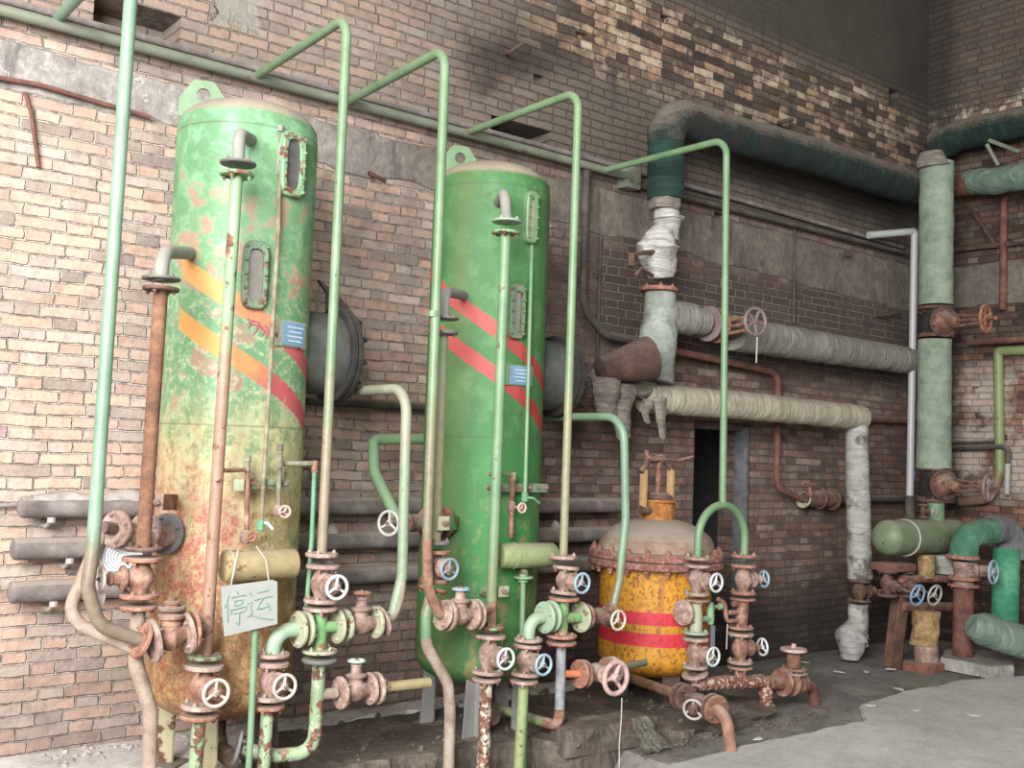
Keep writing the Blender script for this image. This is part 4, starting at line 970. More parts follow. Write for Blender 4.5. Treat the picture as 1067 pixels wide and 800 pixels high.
pipe('drain_pipe', 'rusty green pipe sweeping from the cross fitting round to the tank outlet', 'pipe', [V(333,686), V(327,784), P(288,787,-1.2), P(246,779,-1.12)], .033, M['stack_green'], [0,.17,.06,0], ends=(0, 1), fmat=M['fl_dark'], seg=18, fr=.085,
     extra=[('branch', [V(331,724), V(350,722)], .027, M['bare_pale'], 0)])
valve(V(353,722), V(387,717), EZ, V(372,688).z-V(372,719).z, .046, M['valve'], M['disc_top'], 'lowest valve right of the first tank, with a pale level wheel', fmat=M['fl_dusty'], fr=.08)
t = pipe('pipe_stub', 'beige capped pipe stub right of the lowest valve', 'pipe', [V(391,717), V(447,711)], .027, M['cyl_cream'], 0, ends=(0,), fmat=M['fl_dusty'])

# ------------------------------------------------------------------ what stands in front of the second tank
x = 3.10
pipe('gooseneck_pipe', 'gooseneck pipe hugging the left edge of the second tank, with a brown foot', 'pipe',
     [V3((x+.05,-.10,hz)), V3((x,-1.25,hz)), V(445,560), V(446,612), V(457,640), V(463,641)], .0265, M['leaf2'], [0,.11,.3,.12,.03,0], ends=(1,), ft=.016, fmat=M['fl_dusty'], seg=18,
     extra=[('weld_joint', [V(462,82) if False else V(451.5,324), V(451.3,330)], .029, M['leaf4'], 0), ('lower_bend', [V(445,562), V(446,612), V(457,640), V(462,641)], .0275, M['bare_brown'], .1)])
valve(V(465,641), V(493,640), EZ, V(478,613).z-V(479,640).z, .050, M['valve'], M['wheel_blue'], 'dusty valve with a pale blue level wheel at the second tank lower left', fmat=M['fl_dusty'], fr=.082)
Ya = -1.15
t = pipe('riser_pipe', 'greenish brown riser just behind the gooseneck at the left of the second tank', 'pipe', [P(462,345,Ya), P(454,567,Ya)], .027, M['leaf3'], ends=(0, 1), fmat=M['fl_dark'], seg=18, base=P(454,567,Ya))
bm = BM(); p_, n_ = S2(2, 484, 308, -.02); tube(bm, fillet([p_, P(463,303,Ya), P(463,334,Ya)], .09), .029, 18); OB('elbow', bm, M['elbow_grey'], t)
flange(t, P(463,333,Ya), EZ, .08, .014, M['fl_dark'])
valve(P(454,573,Ya), P(452,607,Ya), DN, .14, .060, M['valve'], M['wheel_slate'], 'valve with a slate blue wheel on the left front of the second tank', fmat=M['fl_rust'], fr=.08)
pipe('drain_pipe', 'bent pale pipe winding down to the ground at the left of the second tank', 'pipe', [P(451,612,Ya), P(444,640,Ya), P(444,672,Ya), P(467,712,Ya), P(469,742,Ya), G(P(468,800,Ya))], .031, M['bare_pale'], [0,.12,.14,.16,.2,0], ends=(0,), fmat=M['fl_rust'], seg=18,
     extra=[('green_sleeve', [P(446,632,Ya), P(444,642,Ya), P(444,664,Ya)], .032, M['leaf4'], .08)])
# side nozzle, wheel and green leg at the left back
t = T('angle_valve', 'valve and flange with a grey wheel at the left side of the second tank', 'valve', P(420,560,-.85))
q0, q1 = V3((3.56,-.80,P(440,546,-.9).z)), P(405,545,-1.05)
d = (q1-q0).normalized()
bm = BM(); tube(bm, [q0, q0.lerp(q1,.85)], .05, 18); OB('valve_body', bm, M['valve'], t)
for k, rr in ((.12,.095), (.30,.095), (.75,.06)): flange(t, q0.lerp(q1, k), d, rr, .02, M['valve_rust'], 4)
bm = BM(); tube(bm, [q0.lerp(q1,.8), q1], .012, 10); OB('stem', bm, M['castiron'], t)
handwheel(t, q1, d, .072, M['wheel_grey'], rim=.009)
pipe('vent_pipe', 'thick dark green bent pipe left of the second tank with a pale level arm', 'pipe', [P(444,457,-.40), P(389,458,-.40), P(390,492,-.5), P(414,540,-.72)], .034, M['leaf4'], [0,.05,.25,0], seg=18,
     extra=[('level_arm', [P(446,457,-.40), P(392,458,-.40)], .030, M['bypass'], 0)])
# middle riser
t = pipe('riser_pipe', 'bright green riser standing in front of the second tank', 'pipe', [P(527,241,Yc), P(511,655,Yc)], .030, M['riser2'], ends=(0, 1), fmat=M['valve_green'], seg=18, base=P(511,655,Yc))
bm = BM(); p_, n_ = S2(2, 519, 212, -.02); tube(bm, fillet([p_, P(526,199,Yc), P(528,232,Yc)], .07), .031, 18); OB('elbow', bm, M['elbow_grey'], t)
flange(t, P(528,232,Yc), EZ, .085, .014, M['pale_green'])
bm = BM(); tube(bm, [P(500,636,-1.24), P(512,634,Yc)], .028, 16); OB('branch', bm, M['valve_rust'], t)
flange(t, P(496,640,-1.25), EX, .082, .014, M['fl_dusty'])
bm = BM(); tube(bm, [P(512.3,626,Yc), P(511,658,Yc)], .031, 16); OB('rust_sleeve', bm, M['valve_rust'], t)
valve(P(511,661,Yc), P(508,702,Yc), DN, .15, .062, M['valve'], M['wheel_white'], 'valve with a white wheel in front of the second tank, above the flaking pipe', fmat=M['fl_dusty'], fr=.086)
pipe('drain_pipe', 'badly flaking rusty pipe dropping to the ground in front of the second tank', 'pipe', [P(507,706,Yc), G(P(503,798,Yc))], .034, M['flaky'], 0, ends=(0,), fmat=M['fl_dusty'], seg=22, wob=.14, step=.02)
# gauge of the second tank
t = T('level_gauge', 'thin gauge pipes and small cocks on a green bar, front of the second tank', 'gauge', P(540,560,-1.0))
a0 = S2(2, 545, 204, -.02)[0]; Yg = -1.14
bm = BM(); tube(bm, fillet([a0, P(555,202,-1.04), P(555,220,-1.04), P(553,300,-1.08), P(547,520,Yg)], .02), .0125, 10); OB('gauge_pipe', bm, M['leaf4'], t)
bm = BM(); lathe(bm, P(555,200,-1.04), EZ, [(.017,0), (.017,.03)], 10); tube(bm, [a0, P(556,203,-1.04)], .016, 10); OB('union', bm, M['elbow_grey'], t)
bm = BM(); box(bm, P(540,508,Yg+.03), EX, EY, EZ, .44, .012, .05, .002); g_ = OB('gauge_bar', bm, M['gauge_green'], t)
for px in (508, 522, 551, 560, 569): bm = BM(); hexbolt(bm, P(px,508,Yg+.024), DN, .012, .013); OB('bolt', bm, M['castiron'], t, g_)
bm = BM(); tube(bm, [P(534,496,Yg), P(532,560,Yg)], .016, 10); OB('gauge_pipe', bm, M['valve_rust'], t)
bm = BM(); tube(bm, [P(508,494,Yg-.04), P(535,495,Yg)], .011, 10); lathe(bm, P(535,492,Yg), -EZ, [(.018,0), (.018,.05)], 10); OB('union', bm, M['gauge'], t)
bm = BM(); lathe(bm, P(533,522,Yg), -EZ, [(.018,0), (.025,.01), (.025,.05), (.018,.06)], 10); OB('cock_body', bm, M['valve'], t)
handwheel(t, P(544,529,Yg-.07), DN, .032, M['wheel_pink'], rim=.006)
bm = BM(); tube(bm, [P(533,528,Yg), P(544,529,Yg-.07)], .009, 8); OB('stem', bm, M['valve'], t)
bm = BM(); lathe(bm, P(547,513,Yg), -EZ, [(.013,0), (.02,.004), (.02,.05), (.014,.055)], 8); tube(bm, [P(547,518,Yg), P(556,519,Yg-.04), P(562,524,Yg-.04)], .007, 8); OB('drain_cock', bm, M['darkgreen'], t)
t = T('float_chamber', 'green cylinder lying across the foot of the second tank', 'cylinder', P(545,592,-1.10))
a, b = P(519,579,-1.13), P(575,578,-1.13); d = (b-a).normalized()
bm = BM(); lathe(bm, a, d, [(.058,0), (.070,.008), (.072,.02), (.072,(b-a).length-.008), (.068,(b-a).length)], 32); OB('chamber', bm, M['cyl_green'], t)
bm = BM(); lathe(bm, a+d*.10, d, [(.075,0), (.075,.012)], 32); OB('weld_band', bm, M['cyl_green'], t)
bm = BM(); tube(bm, [P(545,590,-1.10), P(545,606,-1.10)], .03, 12); tube(bm, [P(540,580,-1.1), P(540,580,-1.0)], .04, 12); disc(bm, P(545,600,-1.1), -EZ, .06, .014); OB('nozzle', bm, M['valve_green'], t)
pipe('green_rod', 'green upright tube below the green cylinder of the second tank', 'pipe', [P(545,602,-1.10), P(544,665,-1.10)], .0165, M['stickgreen'], 0)
pipe('green_rod', 'bright green rod standing behind the drain of the second tank elbow', 'pipe', [P(548,708,-1.12), G(P(546,790,-1.12))], .018, M['stickgreen'], 0)
# gooseneck group right of the second tank
xg = 4.06
pipe('gooseneck_pipe', 'gooseneck pipe right of the second tank with an orange rust spot at the wall', 'pipe', [V3((xg+.02,-.10,hz+.01)), V3((xg,-1.25,hz)), V3((xg,-1.25,P(590,582).z))], .0245, M['leaf3'], .11, ends=(1,), ft=.02, fmat=M['fl_dusty'], seg=18,
     extra=[('rust_sleeve', [V3((xg+.02,-.13,hz+.01)), V3((xg+.02,-.30,hz+.01))], .0255, M['rustpipe'], 0)])
valve(V(590,589.5), V(587,619), DN, .15, .062, M['valve'], M['wheel_blue'], 'upper valve with a pale blue wheel, over the bright green cross fitting', fmat=M['fl_dusty'], fr=.078)
cross('pipe_cross', 'bright green cross fitting right of the second tank', V(587.5,622), V(585,664), V(573,642), V(606,642.5), .034, M['cross_green'], M['pale_green'], M['cream_flange'], M['fl_rust'], M['fl_rust'], .09)
t = T('pipe_elbow', 'mint flanged elbow left of the bright green cross fitting', 'pipe fitting', V(551,668))
bm = BM(); tube(bm, fillet([V(569,643), V(552,644), V(550.5,668)], .075), .035, 20); OB('elbow', bm, M['pale_green'], t)
flange(t, V(569,643), -EX, .09, .02, M['pale_green']); flange(t, V(550.5,668), EZ, .08, .018, M['fl_dusty'])
valve(V(550,671), V(547,704), DN, .15, .062, M['valve'], M['wheel_blue'], 'valve with a pale blue wheel under the mint flanged elbow', fmat=M['fl_dusty'], fr=.08)
pipe('drain_pipe', 'green and yellow scraped pipe dropping to the plinth under the mint elbow', 'pipe', [V(546,708), G(V(540,792))+EZ*.04], .030, M['cyl_green'], 0, ends=(0,), fmat=M['fl_dusty'], seg=18)
valve(V(609.5,642.5), V(637,641), DN, .17, .062, M['valve_dark'], M['wheel_cream'], 'valve with a cream wheel turned to the viewer left of the yellow tank', fmat=M['valve_rust'], fr=.075)
zt = V(651,434).z; xb = V(650,434).x
pipe('bypass_pipe', 'mint bypass pipe curving from the wall down in front of the yellow tank', 'pipe', [V3((xb,-.12,zt)), V3((xb,-1.25,zt)), V(652,540), V(645,606), V(638,636)], .0255, M['mint_clean'], [0,.15,.3,.2,0], seg=18)
# zinc pipe and return under the second tank
pz = P(583,757)
pipe('zinc_pipe', 'grey zinc coated pipe below the green cross, ending in a rusty elbow', 'pipe', [V(585,668), V(583,740)], .0285, M['lead'], 0, ends=(0,), fmat=M['fl_rust'], fr=.088,
     extra=[('elbow', [V(583,738), pz, V3((pz.x-.01, pz.y+.12, pz.z))], .031, M['valve_rust'], .07), ('return_run', [V3((pz.x-.01, pz.y+.10, pz.z)), V3((pz.x-.06, pz.y+.70, pz.z))], .029, M['cyl_green'], 0)], base=V(583,757))
# big wheel valve
pipe('pipe_stub', 'short orange stub with a red flange on the grey zinc pipe', 'pipe', [V(588,702), V(605,702)], .022, M['orange'], 0, ends=(1,), fmat=M['fl_rust'], fr=.082)
valve(V(607,702), V(634,699), DN, .17, .105, M['valve'], M['wheel_pink'], 'valve with the largest wheel, thick and pinkish, in front of the yellow tank', fmat=M['valve_rust'], fr=.082, rim=.015, ph=.1)
pipe('pipe_stub', 'pale pipe running from the big wheel valve under the yellow tank', 'pipe', [V(637,698), P(672,690,-1.12)], .022, M['graygreen'], 0, ends=(0,), fmat=M['fl_dusty'])
q = P(648,727,-1.43)
tag((lambda b: (tube(b, [q, q+V3((0,0,-.12)), q+V3((-.01,0,-.26)), q+V3((-.005,.0,-.395))], .0035, 6), OB('cord', b, M['wire']))[1])(BM()), 'pale string hanging from the big pinkish wheel', 'string')

# ------------------------------------------------------------------ yellow tank
cx, cy = CYL[3]; t = T('yellow_tank', 'squat yellow tank with two red bands and a bolted rusty lid', 'tank', V3((cx,cy,0)))
bm = BM(); zb, zt = .36, .955; r = .385; prof = []
for k in range(9): a = PI/2*(1-k/8); prof.append((r*math.cos(a), zb-.16*math.sin(a)))
prof += [(r, zb+(zt-zb)*k/10) for k in range(1, 11)]
prof[0] = (0, prof[0][1]); lathe(bm, V3((cx,cy,0)), EZ, prof, 64); OB('shell', bm, yellow_tank_paint(), t)
bm = BM(); lathe(bm, V3((cx,cy,.955)), EZ, [(.38,0), (.465,.002), (.472,.01), (.470,.045), (.462,.05), (.40,.05)], 64, .012, 12); f1 = OB('body_flange', bm, M['ring_rust'], t)
bm = BM(); lathe(bm, V3((cx,cy,1.010)), EZ, [(.40,0), (.464,.0), (.472,.008), (.468,.042), (.455,.05), (.40,.055)], 64, .012, 14); f2 = OB('lid_flange', bm, M['ring_rust'], t)
prof = [(.405,0)]+[(.40*math.cos(PI/2*k/10), .03+.20*math.sin(PI/2*k/10)) for k in range(0, 11)]; prof[-1] = (0, prof[-1][1])
bm = BM(); lathe(bm, V3((cx,cy,1.055)), EZ, prof, 56); OB('lid', bm, M['dome_dust'], t)
for k in range(20):
    a = 2*PI*k/20; q = V3((cx+.435*math.cos(a), cy+.435*math.sin(a), 0))
    bm = BM(); lathe(bm, q+EZ*.915, EZ, [(.014,0), (.014,.022), (.022,.023), (.022,.04), (.012,.041), (.012,.144), (.022,.145), (.022,.163), (.013,.164), (.013,.18)], 6); OB('bolt', bm, M['fl_rust'], t, f2)
zn = P(683,530,cy).z
bm = BM(); lathe(bm, V3((cx+.0,cy,1.24)), EZ, [(.13,0), (.125,.03), (.12,.15), (.135,.152), (.135,.17), (.11,.172)], 32, .03, 9); OB('neck', bm, M['yel_rust'], t)
bm = BM(); lathe(bm, V3((cx+.0,cy,1.412)), (EZ+EX*.05), [(.115,0), (.10,.03), (.05,.055), (0,.06)], 24); OB('hatch', bm, M['valve_dark'], t)
for px in (671, 699):
    p0 = P(px, 530, cy-.05); p1 = P(px-1, 489, cy-.05)
    bm = BM(); box(bm, (p0+p1)/2, EX, EY, EZ, .032, .045, (p1-p0).length, .004); OB('yoke_post', bm, M['yellow'], t)
bm = BM(); tube(bm, fillet([P(668,492,cy-.05), P(676,479,cy-.05), P(692,479,cy-.05), P(702,492,cy-.05)], .05), .024, 10); tube(bm, [P(667,531,cy-.05), P(676,531,cy-.05)], .03, 8); OB('yoke_bar', bm, M['valve_dark'], t)
bm = BM(); tube(bm, [P(685,519,cy-.05), P(687,474,cy-.05)], .018, 10); lathe(bm, P(690,478,cy-.05), -EX, [(.03,0), (.035,.02), (.03,.05)], 10); OB('screw', bm, M['valve_rust'], t)
bm = BM(); tube(bm, fillet([P(673,470,cy-.05), P(675,480,cy-.1), P(688,478,cy-.08), P(706,480,cy-.05), P(722,476,cy-.05)], .05), .012, 10); tube(bm, [P(674,470,cy-.05), P(675,482,cy-.05)], .016, 10); OB('tee_handle', bm, M['valve_rust'], t)
for ang in (252, 330, 40, 140):
    a = math.radians(ang); d = V3((math.cos(a), math.sin(a), 0)); s = V3((-d.y, d.x, 0)); p0 = V3((cx,cy,0))+d*.26
    bm = BM(); box(bm, p0+EZ*.17, d, s, EZ, .012, .13, .34, .002); box(bm, p0+EZ*.17-d*.05, d, s, EZ, .10, .012, .34, .002); OB('leg', bm, M['leg3'], t)

# forked gooseneck and its two valve stacks
xg = 5.415; zf = P(752,526).z
xl, xr = V(727,580).x, V(775.5,580).x; xm = (xl+xr)/2; ra = (xr-xl)/2; zl = P(727,583).z; zr_ = P(775.5,583).z
arc = [V3((xm-ra*math.cos(PI*k/16), -1.25, zf-ra*.95+ra*.95*math.sin(PI*k/16))) for k in range(17)]
t = pipe('gooseneck_pipe', 'gooseneck pipe that forks over the yellow tank', 'pipe', [V3((xg-.05,-.10,hz+.0)), V3((xg-.02,-1.25,hz)), V3((xm,-1.25,zf))], .0235, M['leaf4'], .11, seg=18,
     extra=[('fork', [V3((xl,-1.25,zl))]+arc+[V3((xr,-1.25,zr_))], .0265, M['leaf4'], 0)], base=V3((xm,-1.25,zl)))
flange(t, V3((xl,-1.25,zl)), EZ, .085, .018, M['fl_dusty']); flange(t, V3((xr,-1.25,zl)), EZ, .085, .018, M['fl_rust'])
valve(V(727,588), V(726,620), DN, .16, .064, M['valve'], M['wheel_white'], 'upper valve with a white wheel under the left foot of the fork', fmat=M['fl_dusty'], fr=.085)
t = T('pipe_tee', 'cream flaking pipe piece with side flanges between two white wheels', 'pipe fitting', V(725,661))
bm = BM(); tube(bm, [V(726,624), V(725,660)], .040, 20); OB('barrel', bm, M['cream_flange'], t)
flange(t, V(726,624), -EZ, .085, .014, M['fl_rust']); flange(t, V(725,660), EZ, .085, .016, M['pale_green'])
bm = BM(); tube(bm, [V(726,638), P(712,638,-1.2)], .034, 16); OB('branch', bm, M['valve'], t)
flange(t, P(713,638,-1.22), -EX, .082, .02, M['fl_dusty'])
bm = BM(); tube(bm, [V(726,645), V(741,645)], .022, 14); lathe(bm, V(740,650), EZ, [(.022,0), (.026,.02), (.026,.1), (.018,.14)], 12); tube(bm, [V(741,632), V(752,632)], .012, 10); lathe(bm, V(748,632), EX, [(.02,0), (.024,.01), (.024,.03)], 10); OB('cock', bm, M['valve_green'], t)
valve(V(725,664), V(724,696), DN, .15, .064, M['valve'], M['wheel_white'], 'lower valve with a white wheel at the foot of the yellow tank', fmat=M['fl_dusty'], fr=.085)
valve(V(775,588), V(774,619), (EX-EY*.25).normalized(), .17, .060, M['valve'], M['wheel_blue'], 'upper valve with its pale wheel edge on, in front of the dark doorway', fmat=M['fl_rust'], fr=.085)
t = T('pipe_tee', 'reddish rusted pipe piece with a small side loop between the edge on wheels', 'pipe fitting', V(772,656))
bm = BM(); tube(bm, [V(774,623), V(772,655)], .043, 20); OB('barrel', bm, M['valve_rust'], t)
flange(t, V(774,623), -EZ, .085, .014, M['fl_rust']); flange(t, V(772,655), EZ, .085, .016, M['fl_rust'])
bm = BM(); tube(bm, fillet([V(773,647), V(757,647), V(755,628), V(748,624)], .04), .015, 10); tube(bm, [V(773,629), V(764,629)], .02, 10); tube(bm, [V(770,638), V(760,638)], .016, 10); OB('side_loop', bm, M['valve_rust'], t)
bm = BM(); tube(bm, [V(758,650), V(757,676)], .004, 6); OB('chain', bm, M['wire'], t)
valve(V(772,659), V(771,691), (EX-EY*.25).normalized(), .18, .062, M['valve_rust'], M['wheel_white'], 'lower valve with its white wheel edge on, above the crusted pipe', fmat=M['fl_dusty'], fr=.085)
c0, c1 = V(722,714), V(800,708)
t = pipe('crusted_pipe', 'thickly crusted rust and white pipe joining the feet of the two valve stacks', 'pipe', [V(724,701), V(726,713), V(796,709), V(799,736)], .046, M['crust'], [0,.07,.06,0], ends=(0,), fmat=M['fl_dusty'], fr=.085, seg=24, wob=.16, step=.02,
     extra=[('branch', [V(771,709), V(771,696)], .04, M['crust'], 0)])
flange(t, V(771,694), -EZ, .085, .016, M['fl_rust'])
# angle valve at the right end
t = T('angle_valve', 'brown valve with a flat round top standing alone in front of the brick pier', 'valve', V(846,740))
bm = BM(); tube(bm, [V(802,711), V(836,714)], .045, 18); lathe(bm, V(828,712), EX, [(.05,0), (.075,.03), (.075,.08), (.05,.11)], 18); OB('valve_body', bm, M['valve_rust'], t)
flange(t, V(814,711), EX, .095, .02, M['valve_rust']); flange(t, V(822,711), EX, .095, .02, M['valve_rust'])
bm = BM(); tube(bm, [V(828,714), V(826,700)], .05, 16); OB('bonnet', bm, M['valve_rust'], t)
flange(t, V(827,702), EZ, .095, .014, M['fl_dusty']); flange(t, V(827,698), EZ, .09, .014, M['valve_rust'])
bm = BM(); lathe(bm, V(827,695), EZ, [(.05,0), (.05,.10)], 18); OB('stem', bm, M['rustpipe'], t)
bm = BM(); disc(bm, V(827,678.5), EZ, .092, .022, .005, 32); lathe(bm, V(827,675), EZ, [(.02,0), (.015,.03)], 10); OB('handwheel', bm, M['wheel_pink'], t)
bm = BM(); tube(bm, fillet([V(832,714), V(847,715), G(V(849,738))], .07), .040, 18); OB('spout', bm, M['brown_pipe'], t)
# low line with a wheel in front of the plinth
zl = .22
qa, qb = PZ(684,716,zl), PZ(750,740,zl); dq = (qb-qa).normalized()
pipe('low_pipe', 'brown pipe coming out from under the yellow tank to the low valve', 'pipe', [qa-dq*.3, qa.lerp(qb,.42)], .033, M['rustpipe'], 0, ends=(1,), fmat=M['valve_dark'], fr=.085)
valve(qa.lerp(qb,.48), qa.lerp(qb,.90), V3((-dq.y,dq.x,0)).normalized()*-.9+V3((-.3,-.75,-.15)), .13, .066, M['valve_dark'], M['wheel_grey'], 'low valve with a thin grey wheel just above the broken plinth edge', fmat=M['valve_dark'], fr=.085)
pipe('low_pipe', 'pinkish brown pipe bending down into the floor at the plinth edge', 'pipe', [qa.lerp(qb,.94), PZ(757,745,zl-.01), G(PZ(762,786,0))], .036, M['bare_brown'], .12, ends=(0,), fmat=M['valve_rust'], fr=.085, seg=18)

# ------------------------------------------------------------------ lagged mains on the long wall
def lag(name, label, cat, pts, r, mat, bend=.1, wob=.05, wf=7, step=.035, seg=30, **k):
    q = resample(fillet([V3(p) for p in pts], bend, 10), step); rr = [r(i/(len(q)-1)) if callable(r) else r for i in range(len(q))]
    bm = BM(); tube(bm, q, rr, seg, wob=wob, wfreq=wf); return bm
Yb = -.36
t = T('lagged_main', 'thick dark green lagged pipe running to the corner high on the right', 'pipe', P(694,205,Yb))
OB('level_run', lag('', '', '', [P(694,150,Yb), P(694,119,Yb), P(760,139,Yb), P(850,163,Yb), P(905,181,Yb), P(955,197,-.24)], lambda s: .145+.02*s, M['deepgreen_h'], [0,.2,.3,.3,.3,0]), M['deepgreen_h'], t)
OB('drop', lag('', '', '', [P(694,140,Yb), P(693,208,Yb)], .140, M['deepgreen_v']), M['deepgreen_v'], t)
OB('torn_end', lag('', '', '', [P(693,203,Yb), P(692,219,Yb)], lambda s: .125-.02*s, M['rag'], wob=.2, wf=14), M['rag'], t)
t = T('wrapped_valve', 'bulky valve wrapped in silver foil below the dark green drop', 'valve', P(690,292,Yb))
OB('upper_wrap', lag('', '', '', [P(694,214,Yb), P(696,228,Yb), P(695,250,Yb)], lambda s: .085+.045*math.sin(PI*min(1, s*1.1)), M['silver'], wob=.18, wf=9), M['silver'], t)
OB('lower_wrap', lag('', '', '', [P(689,240,Yb), P(685,258,Yb), P(688,290,Yb)], lambda s: .09+.075*math.sin(PI*s)**.8, M['silver'], wob=.22, wf=8), M['silver'], t)
bm = BM(); tube(bm, [P(684,262,Yb-.05), P(662,264,Yb-.15)], .018, 8); tube(bm, [P(658,264,Yb-.15), P(658,277,Yb-.15)], .03, 8, wob=.3); tube(bm, [P(680,287,Yb-.1), P(668,280,Yb-.14), P(662,287,Yb-.14)], .014, 8); OB('stem', bm, M['valve_dark'], t)
t = T('lagged_tee', 'grey lagged upright tee with a rusty flange below the silver wrapped valve', 'pipe', P(683,397,Yb))
OB('upright', lag('', '', '', [P(688,305,Yb), P(687,340,Yb), P(681,398,Yb)], lambda s: .115+.035*s, M['duct'], wob=.05), M['duct'], t)
flange(t, P(686,304,Yb), EZ, .145, .03, M['fl_rust'], 6, br=.014)
OB('side_arm', lag('', '', '', [P(690,328,Yb), P(720,333,Yb), P(733,336,Yb)], lambda s: .125-.02*s**3, M['greywrap'], wob=.08), M['greywrap'], t)
t = T('gate_valve', 'rusty gate valve with a dull red wheel in the grey wrapped pipe', 'valve', P(760,350,Yb))
a, b = P(737,337,Yb), P(752,340,Yb)
bm = BM(); tube(bm, [P(728,336,Yb), P(768,344,Yb)], .085, 18); lathe(bm, P(758,342,Yb), -EY, [(.08,0), (.07,.1), (.04,.14)], 16); OB('valve_body', bm, M['valve_dark'], t)
flange(t, a, EX, .14, .025, M['wheel_red'], 6); flange(t, P(746,339,Yb), EX, .14, .025, M['valve_rust'], 6)
wq = P(787,335,Yb-.42)
bm = BM(); tube(bm, [P(758,341,Yb-.1), wq], .014, 10); OB('stem', bm, M['valve_rust'], t)
for dz in (-.05, .05): bm = BM(); tube(bm, [P(758,341,Yb-.10)+EZ*dz, P(778,337,Yb-.30)+EZ*dz], .014, 8); OB('yoke', bm, M['fl_rust'], t)
handwheel(t, wq, (-EY-EX*.15).normalized(), .115, M['wheel_red'], 5, rim=.014)
bm = BM(); tube(bm, [P(789,351,Yb-.42), P(788,378,Yb-.42)], .006, 6); OB('chain', bm, M['wire'], t)
t = tag(OB('lagged_pipe', lag('', '', '', [P(764,347,Yb), P(850,361,Yb), P(956,377,-.24)], lambda s: .14-.012*s, M['greywrap'], wob=.07), M['greywrap']), 'grey cloth wrapped pipe right of the red wheel, reaching the green column', 'pipe')
# rust cone, rags and cream pipe
t = T('sheet_hood', 'dark rusted sheet steel hood tipped against the grey lagged tee', 'hood', P(650,402,Yb-.2))
a, b = P(624,385,Yb-.12), P(676,374,Yb-.22); d = (b-a).normalized()
bm = BM(); lathe(bm, a, d, [(.06,0), (.085,.01), (.165,(b-a).length), (.158,(b-a).length), (.08,.03)], 30); OB('cone', bm, M['sheet'], t)
def rag(name, label, px, py, w, h, y, mat, seed):
    bm = BM(); rows = []; N, K = 12, 14
    for j in range(N+1):
        s = j/N; ring_ = []
        for k in range(K):
            a = 2*PI*k/K; q = P(px+4*mnoise.noise(V3((s*2.5, seed, 0))), py+h*s, y)
            rr = w/2*(1-.55*s)*(1+.35*mnoise.noise(V3((math.cos(a)*2, s*4+seed, math.sin(a)*2))))
            if j == N: rr *= .3
            ring_.append(bm.verts.new(q+V3((math.cos(a)*rr, math.sin(a)*rr*.45, .01*mnoise.noise(V3((k, j, seed)))))))
        rows.append(ring_)
    for A, B in zip(rows, rows[1:]):
        for k in range(K): bm.faces.new((A[k], A[(k+1) % K], B[(k+1) % K], B[k]))
    bm.faces.new(rows[0][::-1]); bm.faces.new(rows[-1])
    return tag(OB(name, bm, mat), label, 'rag')
t = tag(OB('lagged_stub', lag('', '', '', [P(622,397,Yb-.05), P(640,400,Yb-.02), P(676,404,Yb)], .085, M['rag'], wob=.25, wf=11), M['rag']), 'short pipe wrapped in torn grey rags left of the cream pipe', 'pipe')
rag('hanging_rag', 'torn grey rag hanging furthest left under the rusted hood', 632, 394, .30, 44, Yb-.14, M['rag'], 3.1)
rag('hanging_rag', 'torn grey rag hanging below the ragged stub', 648, 400, .24, 60, Yb-.1, M['rag'], 5.7)
t = T('lagged_pipe', 'cream bandaged pipe over the doorway turning down in white foil', 'pipe', P(895,600,Yb))
OB('level_run', lag('', '', '', [P(672,414,Yb), P(780,423,Yb), P(897,435,Yb)], lambda s: .115-.004*s, M['creamwrap'], wob=.06), M['creamwrap'], t)
OB('drop', lag('', '', '', [P(888,430,Yb), P(893,444,Yb), P(894,520,Yb), P(896,602,Yb)], lambda s: .095+.015*s, M['silver2'], wob=.07), M['silver2'], t)
rag('hanging_rag', 'cream rag strip hanging from the left end of the cream pipe', 689, 414, .12, 46, Yb-.12, M['rag'], 8.2)
rag('hanging_rag', 'short cream rag at the very end of the cream pipe', 674, 416, .11, 26, Yb-.1, M['rag'], 1.2)
Yv = -.44
valve(P(896,604,Yv), P(895,627,Yv), EX*.95-EY*.3, .40, .08, M['valve_dark'], M['wheel_sky'], 'dark valve with a sky blue wheel below the white foil drop', fr=.10, bolts=4)
t = tag(OB('lagged_elbow', lag('', '', '', [P(895,629,Yv), P(895,655,Yv), P(886,664,Yv), P(886,686,Yv)], lambda s: .085+.05*math.sin(PI*min(1, max(0, s-.35)/.65)), M['silver2'], [0,.05,.05,0], wob=.2, wf=9), M['silver2']), 'bulging wrapped elbow resting on the floor below the dark valve', 'pipe')
# brown pipe
pipe('brown_pipe', 'olive brown pipe falling from the band and bending away behind the hood', 'pipe', [P(611,178,-.08), P(607,322,-.08), P(632,350,-.10), P(705,364,-.10)], .028, M['dark_pipe'], [0,.25,.15,0], seg=16)
pipe('brown_pipe', 'rusty brown pipe crossing below the red wheel then dropping right of the doorway', 'pipe', [P(700,365,-.10), P(790,384,-.10), P(811,390,-.10), P(809,508,-.10), P(838,521,-.10)], .029, M['brown_pipe'], [0,.1,.12,.12,0], seg=16, ends=(1,), fr=.075, fmat=M['cream_flange'])
t = T('gate_valve', 'blackened valve with a small bar handle on the wall right of the doorway', 'valve', P(860,530,-.12))
bm = BM(); lathe(bm, P(838,519,-.12), EX, [(.05,0), (.06,.05), (.085,.12), (.085,.22), (.06,.30), (.075,.34), (.06,.45), (.05,.62)], 20, .15, 12); OB('valve_body', bm, M['valve_dark'], t)
bm = BM(); tube(bm, [P(845,516,-.2), P(843,504,-.22)], .014, 8); tube(bm, [P(836,504,-.22), P(850,505,-.22)], .012, 8); OB('handle', bm, M['wheel_rust'], t)
